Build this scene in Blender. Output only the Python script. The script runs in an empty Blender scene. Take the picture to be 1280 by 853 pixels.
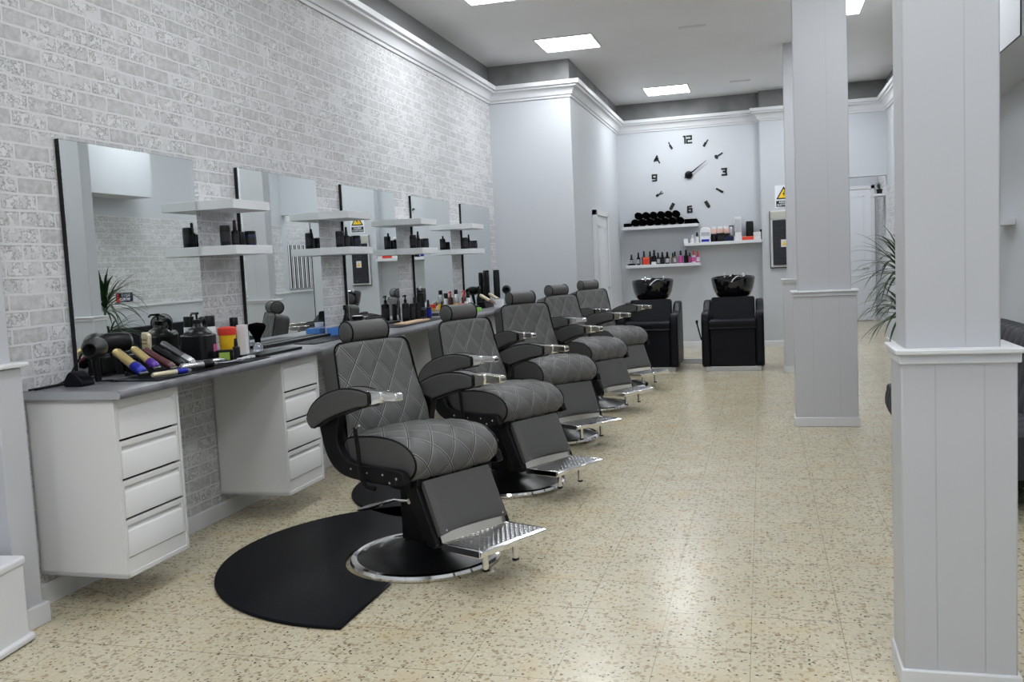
import bpy, math, random
from mathutils import Vector, Matrix
random.seed(7)
sc = bpy.context.scene
C = sc.collection
PI = math.pi

# ---------------------------------------------------------------- camera
CAM_H = 1.42
YAW, PITCH, ROLL, FPX = -0.2714088, -0.0837186, -0.0474060, 1138.13
cy, sy = math.cos(YAW), math.sin(YAW)
FWD = Vector((sy*math.cos(PITCH), cy*math.cos(PITCH), math.sin(PITCH)))
r0 = Vector((cy, -sy, 0)); u0 = r0.cross(FWD)
RGT = math.cos(ROLL)*r0 + math.sin(ROLL)*u0
UPV = -math.sin(ROLL)*r0 + math.cos(ROLL)*u0
cd = bpy.data.cameras.new('camera'); cam = bpy.data.objects.new('camera', cd); C.objects.link(cam)
cd.sensor_fit = 'HORIZONTAL'; cd.sensor_width = 36; cd.lens = FPX/1280*36; cd.clip_start = .05; cd.clip_end = 100
M3 = Matrix((RGT, UPV, -FWD)).transposed()
cam.matrix_world = Matrix.Translation((0, 0, CAM_H)) @ M3.to_4x4()
sc.camera = cam

def at(px, py, X=None, Y=None, Z=None):
    """point of the room seen at a pixel of the photograph, on one plane of the room"""
    d = RGT*((px-640)/FPX) - UPV*((py-426.5)/FPX) + FWD
    t = X/d.x if X is not None else (Y/d.y if Y is not None else (Z-CAM_H)/d.z)
    return Vector((0, 0, CAM_H)) + d*t

# ---------------------------------------------------------------- light / exposure
PANEL_E = 31.0
sc.view_settings.view_transform = 'Standard'; sc.view_settings.look = 'None'
sc.view_settings.exposure = -0.22; sc.view_settings.gamma = 1.0
sc.view_settings.use_curve_mapping = False
w = bpy.data.worlds.new('daylight'); sc.world = w; w.use_nodes = True
w.node_tree.nodes['Background'].inputs[0].default_value = (.80, .90, 1, 1)
w.node_tree.nodes['Background'].inputs[1].default_value = 1.0

# ---------------------------------------------------------------- materials
def mat(name, col, rough=.5, metal=0, spec=.5, bump=None, coat=0, emit=None, trans=0, alpha=1, var=None):
    m = bpy.data.materials.new(name); m.use_nodes = True
    nt = m.node_tree; p = nt.nodes['Principled BSDF']
    p.inputs['Base Color'].default_value = (*col, 1); p.inputs['Roughness'].default_value = rough
    p.inputs['Metallic'].default_value = metal; p.inputs['Specular IOR Level'].default_value = spec
    p.inputs['Coat Weight'].default_value = coat; p.inputs['Transmission Weight'].default_value = trans
    p.inputs['Alpha'].default_value = alpha
    if emit:
        p.inputs['Emission Color'].default_value = (*emit[0], 1); p.inputs['Emission Strength'].default_value = emit[1]
    if bump or var:
        tc = nt.nodes.new('ShaderNodeTexCoord'); nz = nt.nodes.new('ShaderNodeTexNoise')
        nz.inputs['Scale'].default_value = (bump or var)[0]; nz.inputs['Detail'].default_value = 4
        nt.links.new(tc.outputs['Object'], nz.inputs['Vector'])
        if bump:
            b = nt.nodes.new('ShaderNodeBump'); b.inputs['Strength'].default_value = bump[1]; b.inputs['Distance'].default_value = .004
            nt.links.new(nz.outputs['Fac'], b.inputs['Height']); nt.links.new(b.outputs['Normal'], p.inputs['Normal'])
        if var:
            mx = nt.nodes.new('ShaderNodeMix'); mx.data_type = 'RGBA'
            mx.inputs['A'].default_value = (*[c*(1-var[1]) for c in col], 1)
            mx.inputs['B'].default_value = (*[min(1, c*(1+var[1])) for c in col], 1)
            nt.links.new(nz.outputs['Fac'], mx.inputs['Factor']); nt.links.new(mx.outputs['Result'], p.inputs['Base Color'])
    return m

class NT:
    """small helper to write node maths"""
    def __init__(s, m): s.nt = m.node_tree; s.p = s.nt.nodes['Principled BSDF']
    def n(s, t, **k):
        x = s.nt.nodes.new(t)
        for a, b in k.items(): setattr(x, a, b)
        return x
    def l(s, a, b): s.nt.links.new(a, b)
    def m(s, op, a, b=None, c=None):
        x = s.n('ShaderNodeMath', operation=op)
        for i, v in enumerate((a, b, c)):
            if v is None: continue
            if isinstance(v, (int, float)): x.inputs[i].default_value = v
            else: s.l(v, x.inputs[i])
        return x.outputs[0]
    def mix(s, f, a, b):
        x = s.n('ShaderNodeMix', data_type='RGBA')
        for k, v in (('Factor', f), ('A', a), ('B', b)):
            if isinstance(v, (int, float)): x.inputs[k].default_value = v
            elif isinstance(v, tuple): x.inputs[k].default_value = (*v, 1)
            else: s.l(v, x.inputs[k])
        return x.outputs['Result']
    def step(s, v, lo, hi):
        x = s.n('ShaderNodeMapRange', clamp=True); s.l(v, x.inputs[0])
        x.inputs[1].default_value = lo; x.inputs[2].default_value = hi
        return x.outputs[0]

def wall_paint(name, col=(.575, .595, .63)):
    m = mat(name, col, .55, bump=(9, .25)); k = NT(m)
    tc = k.n('ShaderNodeTexCoord'); sp = k.n('ShaderNodeSeparateXYZ'); k.l(tc.outputs['Object'], sp.inputs[0])
    nz = k.n('ShaderNodeTexNoise'); nz.inputs['Scale'].default_value = 3; k.l(tc.outputs['Object'], nz.inputs['Vector'])
    band_grey = k.mix(nz.outputs['Fac'], (.10, .10, .10), (.34, .34, .34))   # mottled darker grey band above the cornice
    k.l(k.mix(k.step(sp.outputs['Z'], 3.47, 3.48), col, band_grey), k.p.inputs['Base Color'])
    return m

def brick_paper(name):
    m = mat(name, (.8, .8, .8), .6); k = NT(m)
    tc = k.n('ShaderNodeTexCoord'); sp = k.n('ShaderNodeSeparateXYZ'); k.l(tc.outputs['Object'], sp.inputs[0])
    cb = k.n('ShaderNodeCombineXYZ'); k.l(sp.outputs['Y'], cb.inputs[0]); k.l(sp.outputs['Z'], cb.inputs[1])
    # wobble so that joints are hand drawn
    wn = k.n('ShaderNodeTexNoise'); wn.inputs['Scale'].default_value = 14; k.l(cb.outputs[0], wn.inputs['Vector'])
    wv = k.n('ShaderNodeVectorMath', operation='MULTIPLY_ADD')
    k.l(wn.outputs['Color'], wv.inputs[0]); wv.inputs[1].default_value = (.012, .010, 0); k.l(cb.outputs[0], wv.inputs[2])
    def bt(c1, c2, mo, soff=0):
        b = k.n('ShaderNodeTexBrick'); k.l(wv.outputs[0], b.inputs['Vector'])
        b.inputs['Scale'].default_value = 1; b.inputs['Brick Width'].default_value = .208; b.inputs['Row Height'].default_value = .0735
        b.inputs['Mortar Size'].default_value = .006; b.inputs['Mortar Smooth'].default_value = .25; b.inputs['Bias'].default_value = soff
        b.inputs['Color1'].default_value = (*c1, 1); b.inputs['Color2'].default_value = (*c2, 1); b.inputs['Mortar'].default_value = (*mo, 1)
        return b
    rnd = bt((0, 0, 0), (1, 1, 1), (0, 0, 0))
    r = rnd.outputs['Color']
    mort = rnd.outputs['Fac']
    n1 = k.n('ShaderNodeTexNoise'); n1.inputs['Scale'].default_value = 26; n1.inputs['Detail'].default_value = 8; n1.inputs['Roughness'].default_value = .65
    k.l(cb.outputs[0], n1.inputs['Vector'])
    n2 = k.n('ShaderNodeTexNoise'); n2.inputs['Scale'].default_value = 9; n2.inputs['Detail'].default_value = 3; k.l(cb.outputs[0], n2.inputs['Vector'])
    base = k.mix(k.step(r, .05, .95), (.46, .455, .46), (.66, .66, .67))
    base = k.mix(k.m('MULTIPLY', k.step(n1.outputs['Fac'], .42, .62), .6), base, (.70, .70, .72))
    # dark etched outlines of the worn bricks
    n3 = k.n('ShaderNodeTexNoise'); n3.inputs['Scale'].default_value = 24; n3.inputs['Detail'].default_value = 5; n3.inputs['Roughness'].default_value = .6
    k.l(cb.outputs[0], n3.inputs['Vector'])
    edge = k.m('SUBTRACT', 1, k.step(k.m('ABSOLUTE', k.m('SUBTRACT', n3.outputs['Fac'], .5)), .004, .028))
    edge2 = k.m('SUBTRACT', 1, k.step(k.m('ABSOLUTE', k.m('SUBTRACT', n1.outputs['Fac'], .56)), .0, .014))
    sel = k.m('MULTIPLY', k.step(r, .28, .42), k.step(n2.outputs['Fac'], .36, .50))
    white = k.m('MULTIPLY', k.m('MULTIPLY', k.step(n3.outputs['Fac'], .50, .53), sel), .8)
    base = k.mix(k.m('MULTIPLY', white, .7), base, (.80, .80, .81))
    base = k.mix(k.m('MULTIPLY', k.m('MULTIPLY', edge, sel), .75), base, (.15, .145, .145))
    base = k.mix(k.m('MULTIPLY', k.m('MULTIPLY', edge2, sel), .65), base, (.20, .195, .195))
    # printed shadow line hugging the brick rims, broken up
    wide = bt((0, 0, 0), (0, 0, 0), (1, 1, 1)); wide.inputs['Mortar Size'].default_value = .0115; wide.inputs['Mortar Smooth'].default_value = .1
    rim = k.m('MULTIPLY', k.m('SUBTRACT', wide.outputs['Fac'], mort), k.step(n2.outputs['Fac'], .45, .6))
    base = k.mix(k.m('MULTIPLY', k.m('MAXIMUM', rim, 0), .45), base, (.28, .275, .28))
    col = k.mix(k.m('MULTIPLY', mort, .9), base, (.72, .72, .735))
    # flat darker grey above the cornice
    band_grey = (.24, .24, .24)
    col = k.mix(k.step(sp.outputs['Z'], 3.47, 3.48), col, band_grey)
    k.l(col, k.p.inputs['Base Color'])
    return m

def terrazzo():
    m = mat('terrazzo', (.6, .55, .45), .22, spec=.45); k = NT(m)
    tc = k.n('ShaderNodeTexCoord'); sp = k.n('ShaderNodeSeparateXYZ'); k.l(tc.outputs['Object'], sp.inputs[0])
    P = tc.outputs['Object']
    def chips(scale, thr, pick, col):
        v = k.n('ShaderNodeTexVoronoi'); v.inputs['Scale'].default_value = scale; k.l(wv.outputs[0], v.inputs['Vector'])
        s2 = k.n('ShaderNodeSeparateColor'); k.l(v.outputs['Color'], s2.inputs[0])
        a = k.m('SUBTRACT', 1, k.step(v.outputs['Distance'], thr*.85, thr))
        return k.m('MULTIPLY', a, k.m('LESS_THAN', s2.outputs[0], pick)), s2.outputs[1]
    wn = k.n('ShaderNodeTexNoise'); wn.inputs['Scale'].default_value = 60; k.l(P, wn.inputs['Vector'])
    wv = k.n('ShaderNodeVectorMath', operation='MULTIPLY_ADD'); k.l(wn.outputs['Color'], wv.inputs[0])
    wv.inputs[1].default_value = (.022, .022, 0); k.l(P, wv.inputs[2])
    n = k.n('ShaderNodeTexNoise'); n.inputs['Scale'].default_value = 2.2; n.inputs['Detail'].default_value = 3; k.l(P, n.inputs['Vector'])
    base = k.mix(n.outputs['Fac'], (.53, .465, .325), (.68, .62, .46))
    f, c = chips(95, .55, .45, 0); base = k.mix(k.m('MULTIPLY', f, .5), base, k.mix(c, (.33, .27, .18), (.82, .79, .68)))
    f, c = chips(60, .45, .34, 0); base = k.mix(k.m('MULTIPLY', f, .75), base, k.mix(c, (.22, .15, .08), (.44, .35, .23)))
    f, c = chips(36, .42, .30, 0); base = k.mix(k.m('MULTIPLY', f, .75), base, k.mix(c, (.30, .19, .10), (.52, .46, .36)))
    f, c = chips(75, .36, .16, 0); base = k.mix(f, base, (.07, .055, .04))
    # tile joints, 0.327 m
    def joint(o, off, wd):
        fr = k.m('FRACT', k.m('DIVIDE', k.m('ADD', o, off), .327))
        return k.m('SUBTRACT', 1, k.step(k.m('ABSOLUTE', k.m('SUBTRACT', fr, .5)), .5-wd, .5-wd*.4)), fr
    jx, _ = joint(sp.outputs['X'], .40+.327*20, .0055)
    jy, _ = joint(sp.outputs['Y'], 32.7-3.245, .007)
    jx = k.m('SUBTRACT', 1, jx); jy = k.m('SUBTRACT', 1, jy)
    wear = k.step(n.outputs['Fac'], .38, .62)
    st = k.n('ShaderNodeTexNoise'); st.inputs['Scale'].default_value = 4.5; st.inputs['Detail'].default_value = 4; k.l(P, st.inputs['Vector'])
    base = k.mix(k.m('MULTIPLY', k.step(st.outputs['Fac'], .54, .70), .30), base, (.60, .42, .20))
    j = k.m('MULTIPLY', k.m('MAXIMUM', k.m('MULTIPLY', jx, .85), jy), k.m('MULTIPLY_ADD', wear, .5, .5))
    base = k.mix(k.m('MULTIPLY', j, .85), base, (.15, .105, .065))
    k.l(base, k.p.inputs['Base Color'])
    r = k.n('ShaderNodeTexNoise'); r.inputs['Scale'].default_value = 5; k.l(P, r.inputs['Vector'])
    k.l(k.m('MULTIPLY_ADD', r.outputs['Fac'], .14, .16), k.p.inputs['Roughness'])
    return m

def quilt_mat(name, col):
    m = mat(name, col, .5, spec=.3, bump=(260, .18)); k = NT(m)
    uv = k.n('ShaderNodeUVMap'); sp = k.n('ShaderNodeSeparateXYZ'); k.l(uv.outputs[0], sp.inputs[0])
    a = k.m('FRACT', k.m('ADD', sp.outputs[0], sp.outputs[1])); b = k.m('FRACT', k.m('SUBTRACT', sp.outputs[0], sp.outputs[1]))
    da = k.m('ABSOLUTE', k.m('SUBTRACT', a, .5)); db = k.m('ABSOLUTE', k.m('SUBTRACT', b, .5))
    def line(d, c, wd): return k.m('SUBTRACT', 1, k.step(k.m('ABSOLUTE', k.m('SUBTRACT', d, c)), wd*.6, wd))
    groove = k.m('MAXIMUM', line(da, 0, .022), line(db, 0, .022))
    thread = k.m('MAXIMUM', line(da, .042, .012), line(db, .042, .012))
    c = k.mix(k.m('MULTIPLY', thread, .7), col, (.40, .40, .40))
    c = k.mix(k.m('MULTIPLY', groove, .9), c, (.012, .012, .012))
    k.l(c, k.p.inputs['Base Color'])
    return m

def tread_plate():
    m = mat('ribbed_chrome', (.52, .52, .54), .25, metal=1); k = NT(m)
    tc = k.n('ShaderNodeTexCoord'); mp = k.n('ShaderNodeMapping'); k.l(tc.outputs['Object'], mp.inputs[0])
    mp.inputs['Rotation'].default_value = (0, 0, PI/4)
    ck = k.n('ShaderNodeTexVoronoi'); ck.inputs['Scale'].default_value = 48; ck.inputs['Randomness'].default_value = 0
    k.l(mp.outputs[0], ck.inputs['Vector'])
    b = k.n('ShaderNodeBump'); b.inputs['Strength'].default_value = 1; b.inputs['Distance'].default_value = .006
    k.l(ck.outputs['Distance'], b.inputs['Height']); k.l(b.outputs['Normal'], k.p.inputs['Normal'])
    return m

def grey_top():
    m = mat('worktop_slate', (.2, .2, .22), .33); k = NT(m)
    tc = k.n('ShaderNodeTexCoord'); n = k.n('ShaderNodeTexNoise'); n.inputs['Scale'].default_value = 7; n.inputs['Detail'].default_value = 6
    k.l(tc.outputs['Object'], n.inputs['Vector'])
    k.l(k.mix(k.step(n.outputs['Fac'], .3, .7), (.13, .13, .15), (.25, .25, .28)), k.p.inputs['Base Color'])
    return m

M = dict(
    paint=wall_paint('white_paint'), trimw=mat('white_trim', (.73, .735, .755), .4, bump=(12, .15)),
    joint=mat('joint_shade', (.48, .485, .51), .6), colp=mat('column_paint', (.56, .565, .595), .5, bump=(7, .5)),
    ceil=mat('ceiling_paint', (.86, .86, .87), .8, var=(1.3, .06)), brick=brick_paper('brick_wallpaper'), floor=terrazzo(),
    cab=mat('white_laminate', (.80, .795, .79), .4, spec=.3), gap=mat('shadow_gap', (.03, .03, .03), .8),
    top=grey_top(), edge=mat('worktop_edge', (.40, .41, .44), .3), mirror=mat('mirror_glass', (.86, .90, .89), .0, metal=1),
    dkframe=mat('dark_edge', (.012, .012, .015), .4, spec=.3), shelfw=mat('white_shelf', (.74, .75, .78), .4),
    grey=mat('grey_leather', (.095, .093, .092), .5, spec=.28, bump=(260, .18)), quilt=quilt_mat('quilted_grey_leather', (.120, .118, .117)),
    pipe=mat('black_piping', (.004, .004, .004), .4, spec=.2), black=mat('black_metal', (.005, .005, .006), .42, spec=.22),
    satin=mat('black_satin', (.007, .007, .008), .3, spec=.3), chrome=mat('chrome', (.85, .85, .86), .09, metal=1), tread=tread_plate(),
    brass=mat('warm_chrome', (.80, .77, .70), .14, metal=1), mat_=mat('black_rubber', (.0045, .0048, .007), .42, spec=.08, bump=(90, .2)),
    wleather=mat('black_leather', (.004, .0045, .008), .42, spec=.2, bump=(120, .3)), ceramic=mat('black_ceramic', (.006, .006, .007), .08, coat=.5),
    steel=mat('brushed_steel', (.55, .55, .56), .3, metal=1), towel=mat('black_towel', (.002, .002, .002), .95, spec=.02, bump=(400, 1)),
    pblack=mat('black_plastic', (.004, .004, .005), .38, spec=.25), pwhite=mat('white_plastic', (.78, .78, .81), .35),
    yellow=mat('yellow_plastic', (.90, .55, .02), .35), red=mat('red_plastic', (.75, .05, .03), .35),
    blue=mat('blue_plastic', (.02, .03, .38), .25, metal=.4), purple=mat('purple_plastic', (.10, .03, .30), .25, metal=.4),
    gold=mat('pale_gold', (.72, .56, .26), .28, metal=.7), cream=mat('cream_metal', (.66, .58, .42), .35, metal=.2),
    maroon=mat('maroon_plastic', (.10, .03, .035), .25), gunmetal=mat('gunmetal', (.16, .16, .18), .28, metal=.8),
    green=mat('green_label', (.35, .50, .08), .5), lime=mat('lime_plastic', (.30, .75, .10), .4),
    navy=mat('navy_plastic', (.01, .013, .055), .3, spec=.3), dgrey=mat('dark_grey', (.018, .018, .021), .45, spec=.3),
    brown=mat('brown_label', (.16, .10, .07), .5), pink=mat('pink_liquid', (.62, .10, .30), .3), orange=mat('orange_box', (.80, .14, .07), .5),
    tissue=mat('blue_box', (.07, .22, .62), .5), wood=mat('pale_wood', (.72, .50, .34), .5), glass=mat('clear_plastic', (.9, .92, 1), .05, trans=.9),
    signy=mat('sign_yellow', (.95, .62, .03), .5), signw=mat('sign_white', (.85, .87, .92), .5), signk=mat('sign_black', (.01, .01, .012), .5),
    leaf=mat('palm_leaf', (.020, .055, .016), .42, var=(9, .5)), stem=mat('palm_stem', (.16, .11, .06), .7), soil=mat('soil', (.03, .02, .015), .9),
    sofa=mat('grey_sofa', (.040, .040, .046), .6, spec=.25, bump=(200, .2)), panelw=mat('door_white', (.78, .80, .84), .35),
    lamp=mat('light_panel', (1, 1, 1), .5, emit=((.93, .97, 1), PANEL_E)), ledframe=mat('panel_frame', (.75, .75, .76), .5),
    fuse=mat('smoked_plastic', (.022, .022, .028), .2), beige=mat('beige_panel', (.50, .50, .44), .5), silver=mat('silver_can', (.55, .56, .58), .25, metal=.8),
    stripe=None, pinkw=mat('pale_pink', (.75, .48, .42), .5), violet=mat('violet_label', (.45, .12, .40), .4),
)
sm = mat('black_white_stripes', (.8, .8, .8), .7); k = NT(sm)
tc = k.n('ShaderNodeTexCoord'); sp_ = k.n('ShaderNodeSeparateXYZ'); k.l(tc.outputs['Object'], sp_.inputs[0])
k.l(k.mix(k.m('GREATER_THAN', k.m('FRACT', k.m('DIVIDE', k.m('ADD', sp_.outputs['Y'], 10), .075)), .5), (.01, .01, .012), (.85, .85, .87)), k.p.inputs['Base Color'])
M['stripe'] = sm

# ---------------------------------------------------------------- mesh helpers
class MB:
    def __init__(s): s.v = []; s.f = []; s.uv = {}; s.mi = []
    def add(s, vs, fs, mi=0):
        b = len(s.v); s.v += [tuple(v) for v in vs]
        for f in fs: s.f.append([b+i for i in f]); s.mi.append(mi)
        return s
    def box(s, x0, x1, y0, y1, z0, z1, T=None, mi=0):
        vs = [Vector((x, y, z)) for x in (x0, x1) for y in (y0, y1) for z in (z0, z1)]
        if T is not None: vs = [T @ v for v in vs]
        return s.add(vs, [(0, 1, 3, 2), (4, 6, 7, 5), (0, 4, 5, 1), (2, 3, 7, 6), (0, 2, 6, 4), (1, 5, 7, 3)], mi)
    def lathe(s, prof, seg=24, T=None, sx=1, sy=1, mi=0):
        """profile of (r, z) from bottom to top round z"""
        vs = []; fs = []
        for r, z in prof:
            for i in range(seg):
                a = 2*PI*i/seg; vs.append(Vector((r*math.cos(a)*sx, r*math.sin(a)*sy, z)))
        n = len(prof)
        for j in range(n-1):
            for i in range(seg):
                i2 = (i+1) % seg; fs.append((j*seg+i, j*seg+i2, (j+1)*seg+i2, (j+1)*seg+i))
        if prof[0][0] > 1e-4: fs.append(tuple(range(seg))[::-1])
        if prof[-1][0] > 1e-4: fs.append(tuple((n-1)*seg+i for i in range(seg)))
        if T is not None: vs = [T @ v for v in vs]
        return s.add(vs, fs, mi)
    def tube(s, pts, r, seg=8, closed=False, mi=0):
        pts = [Vector(p) for p in pts]; n = len(pts); rr = r if isinstance(r, (list, tuple)) else [r]*n
        up = None; vs = []; fs = []
        for i, p in enumerate(pts):
            a = pts[(i-1) % n] if (closed or i) else p; b = pts[(i+1) % n] if (closed or i < n-1) else p
            t = (b-a).normalized()
            if up is None:
                up = t.cross(Vector((0, 0, 1)) if abs(t.z) < .9 else Vector((1, 0, 0))).normalized()
            up = (up - t*up.dot(t)).normalized(); w_ = t.cross(up)
            for j in range(seg):
                a_ = 2*PI*j/seg; vs.append(p + (up*math.cos(a_)+w_*math.sin(a_))*rr[i])
        for i in range(n if closed else n-1):
            i2 = (i+1) % n
            for j in range(seg):
                j2 = (j+1) % seg; fs.append((i*seg+j, i*seg+j2, i2*seg+j2, i2*seg+j))
        if not closed: fs += [tuple(range(seg))[::-1], tuple((n-1)*seg+j for j in range(seg))]
        return s.add(vs, fs, mi)
    def prism(s, poly, a, b, axis='y', T=None, mi=0):
        """polygon extruded along an axis: poly is (x,z) for y, (x,y) for z, (y,z) for x"""
        def P(p, t):
            return Vector((p[0], t, p[1])) if axis == 'y' else Vector((p[0], p[1], t)) if axis == 'z' else Vector((t, p[0], p[1]))
        n = len(poly); vs = [P(p, a) for p in poly]+[P(p, b) for p in poly]
        if T is not None: vs = [T @ v for v in vs]
        fs = [tuple(range(n))[::-1], tuple(range(n, 2*n))]+[(i, (i+1) % n, n+(i+1) % n, n+i) for i in range(n)]
        return s.add(vs, fs, mi)
    def build(s, name, m, parent=None, bevel=0, smooth=True, seg=2, sub=0, loc=None, rz=None):
        me = bpy.data.meshes.new(name); me.from_pydata(s.v, [], s.f)
        ms = m if isinstance(m, (list, tuple)) else [m]
        for x in ms: me.materials.append(M[x] if isinstance(x, str) else x)
        for p, i in zip(me.polygons, s.mi): p.material_index = i
        import bmesh
        bm = bmesh.new(); bm.from_mesh(me); bmesh.ops.recalc_face_normals(bm, faces=bm.faces); bm.to_mesh(me); bm.free()
        if s.uv:
            ul = me.uv_layers.new(name='UVMap')
            for lp in me.loops: ul.data[lp.index].uv = s.uv.get(lp.vertex_index, (0, 0))
        if smooth:
            me.shade_smooth() if hasattr(me, 'shade_smooth') else None
            try: me.set_sharp_from_angle(angle=math.radians(38))
            except Exception: pass
        o = bpy.data.objects.new(name, me); C.objects.link(o)
        if parent is not None: o.parent = parent
        if loc is not None: o.location = loc
        if rz is not None: o.rotation_euler.z = rz
        if bevel:
            b = o.modifiers.new('bevel', 'BEVEL'); b.width = bevel; b.segments = seg; b.limit_method = 'ANGLE'; b.angle_limit = math.radians(40)
            b.harden_normals = False
        if sub:
            b = o.modifiers.new('sub', 'SUBSURF'); b.levels = sub; b.render_levels = sub
        return o

def empty(name, loc=(0, 0, 0), rz=0):
    o = bpy.data.objects.new(name, None); C.objects.link(o); o.location = loc; o.rotation_euler.z = rz
    o.empty_display_size = .05
    return o
def tag(o, label, cat, group=None):
    o['label'] = label; o['category'] = cat
    if group: o['group'] = group
    return o
def struct(o): o['kind'] = 'structure'; return o
def copy_tree(o, parent=None):
    c = o.copy(); C.objects.link(c); c.parent = parent
    for ch in list(o.children): copy_tree(ch, c)
    return c
def place(proto_used, proto, loc, rz=None):
    o = copy_tree(proto) if proto_used else proto
    o.location = loc
    if rz is not None: o.rotation_euler.z = rz
    return o
def rect_round(x0, x1, y0, y1, r, n=5):
    pts = []
    for cx, cy_, a0 in ((x1-r, y1-r, 0), (x0+r, y1-r, PI/2), (x0+r, y0+r, PI), (x1-r, y0+r, 3*PI/2)):
        for i in range(n+1):
            a = a0+PI/2*i/n; pts.append((cx+r*math.cos(a), cy_+r*math.sin(a)))
    return pts
def text_mesh(name, s, size, T, m, parent=None, depth=.001, bold=.0, spacing=1):
    cu = bpy.data.curves.new(name, 'FONT'); cu.body = s; cu.size = size; cu.align_x = 'CENTER'; cu.align_y = 'CENTER'
    cu.extrude = depth; cu.offset = bold; cu.space_character = spacing
    t = bpy.data.objects.new(name, cu); C.objects.link(t)
    dg = bpy.context.evaluated_depsgraph_get(); me = bpy.data.meshes.new_from_object(t.evaluated_get(dg))
    bpy.data.objects.remove(t); me.transform(T); me.materials.clear(); me.materials.append(M[m])
    o = bpy.data.objects.new(name, me); C.objects.link(o)
    if parent is not None: o.parent = parent
    return o

# ================================================================ ROOM
WX, RX = -3.14, 1.75           # left and right walls
YB, YP, YS, SX = 14.35, 14.2, 10.75, -2.145   # wash wall, pier wall, stub wall, stub side
Y0, CZ = -2.6, 3.8
CT, CTH, CFX = .965, .036, -2.63   # worktop height, thickness, front edge
struct(MB().box(WX-.4, RX+.7, Y0-3, 19.2, -.1, 0).build('floor', 'floor', smooth=False))
struct(MB().box(WX-.3, RX+.7, Y0-.2, 19.2, CZ, CZ+.1).build('ceiling', 'ceil', smooth=False))
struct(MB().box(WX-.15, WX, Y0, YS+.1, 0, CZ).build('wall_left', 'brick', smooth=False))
CX2 = 2.16
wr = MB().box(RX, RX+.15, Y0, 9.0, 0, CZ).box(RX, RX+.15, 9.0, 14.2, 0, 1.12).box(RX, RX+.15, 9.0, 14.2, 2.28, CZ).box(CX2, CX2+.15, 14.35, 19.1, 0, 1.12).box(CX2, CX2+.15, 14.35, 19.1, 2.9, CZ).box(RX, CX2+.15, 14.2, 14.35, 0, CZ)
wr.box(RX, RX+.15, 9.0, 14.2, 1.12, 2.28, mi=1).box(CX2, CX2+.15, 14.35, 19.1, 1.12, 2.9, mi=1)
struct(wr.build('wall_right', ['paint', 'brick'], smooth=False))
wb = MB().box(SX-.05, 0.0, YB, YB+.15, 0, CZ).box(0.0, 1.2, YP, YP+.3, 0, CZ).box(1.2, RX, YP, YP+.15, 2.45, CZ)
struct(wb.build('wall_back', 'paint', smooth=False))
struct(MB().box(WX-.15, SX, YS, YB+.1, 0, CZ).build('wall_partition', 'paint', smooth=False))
struct(MB().box(-.2, CX2+.15, 19.0, 19.15, 0, CZ).box(-.35, -.2, YP+.2, 19.15, 0, CZ).build('wall_corridor', 'paint', smooth=False))
# shop front behind the viewer: wide glazed opening
wf = MB().box(WX-.15, -2.6, Y0-.15, Y0, 0, CZ).box(1.3, RX+.15, Y0-.15, Y0, 0, CZ).box(-2.6, 1.3, Y0-.15, Y0, 2.7, CZ).box(-2.6, 1.3, Y0-.15, Y0, 0, .35)
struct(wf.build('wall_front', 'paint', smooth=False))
wn = struct(MB().box(-2.6, 1.3, Y0-.12, Y0-.06, .35, .42).box(-2.6, 1.3, Y0-.12, Y0-.06, 2.62, 2.7).box(-2.6, -2.52, Y0-.12, Y0-.06, .35, 2.7)
            .box(1.22, 1.3, Y0-.12, Y0-.06, .35, 2.7).box(-.69, -.61, Y0-.12, Y0-.06, .35, 2.7).build('window_1', 'trimw', smooth=False))
# box-out along the top of the right wall
struct(MB().box(1.35, RX, 5.5, 10.25, 2.5, CZ).build('wall_boxing', 'paint', smooth=False))

# cornice: moulded profile swept with mitres round the walls
def sweep(path, prof, inward=-1, closed=False):
    mb = MB(); n = len(path); rings = []
    for i, p in enumerate(path):
        ds = []
        if i > 0: ds.append((Vector(path[i])-Vector(path[i-1])).normalized())
        if i < n-1: ds.append((Vector(path[i+1])-Vector(path[i])).normalized())
        ns = [Vector((d.y, -d.x)) for d in ds]   # right-hand side
        if len(ns) == 1: off = ns[0]
        else: off = (ns[0]+ns[1])/(1+ns[0].dot(ns[1]))
        rings.append([(p[0]+off.x*o_, p[1]+off.y*o_, z) for o_, z in prof])
    m_ = len(prof)
    mb.v = [v for r_ in rings for v in r_]
    for i in range(n-1):
        for j in range(m_):
            j2 = (j+1) % m_; mb.f.append([i*m_+j, i*m_+j2, (i+1)*m_+j2, (i+1)*m_+j]); mb.mi.append(0)
    mb.f += [list(range(m_)), [(n-1)*m_+j for j in range(m_)]]; mb.mi += [0, 0]
    return mb
cprof = [(-.01, 3.36), (.015, 3.36), (.02, 3.385), (.035, 3.39), (.04, 3.41), (.055, 3.44), (.085, 3.465), (.10, 3.47), (.105, 3.49), (.13, 3.495), (.135, 3.54), (-.01, 3.54)]
path = [(WX, Y0), (WX, YS), (SX, YS), (SX, YB), (0, YB), (0, YP), (RX, YP), (RX, Y0)]
struct(sweep(path, cprof).build('trim_1', 'trimw'))
bprof = [(-.01, 0), (.018, 0), (.018, .085), (.012, .095), (-.01, .095)]
struct(sweep([(WX, 3.0), (WX, YS)], bprof).build('baseboard_left', 'trimw', smooth=False))
struct(sweep([(WX, YS), (SX, YS), (SX, 11.85)], bprof).build('baseboard_partition', 'trimw', smooth=False))
struct(sweep([(SX, 12.95), (SX, YB), (0, YB), (0, YP), (1.2, YP)], bprof).build('baseboard_back', 'trimw', smooth=False))
struct(sweep([(CX2, 19), (CX2, 14.35), (RX, 14.35), (RX, Y0)], bprof).build('baseboard_right', 'trimw', smooth=False))
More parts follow.
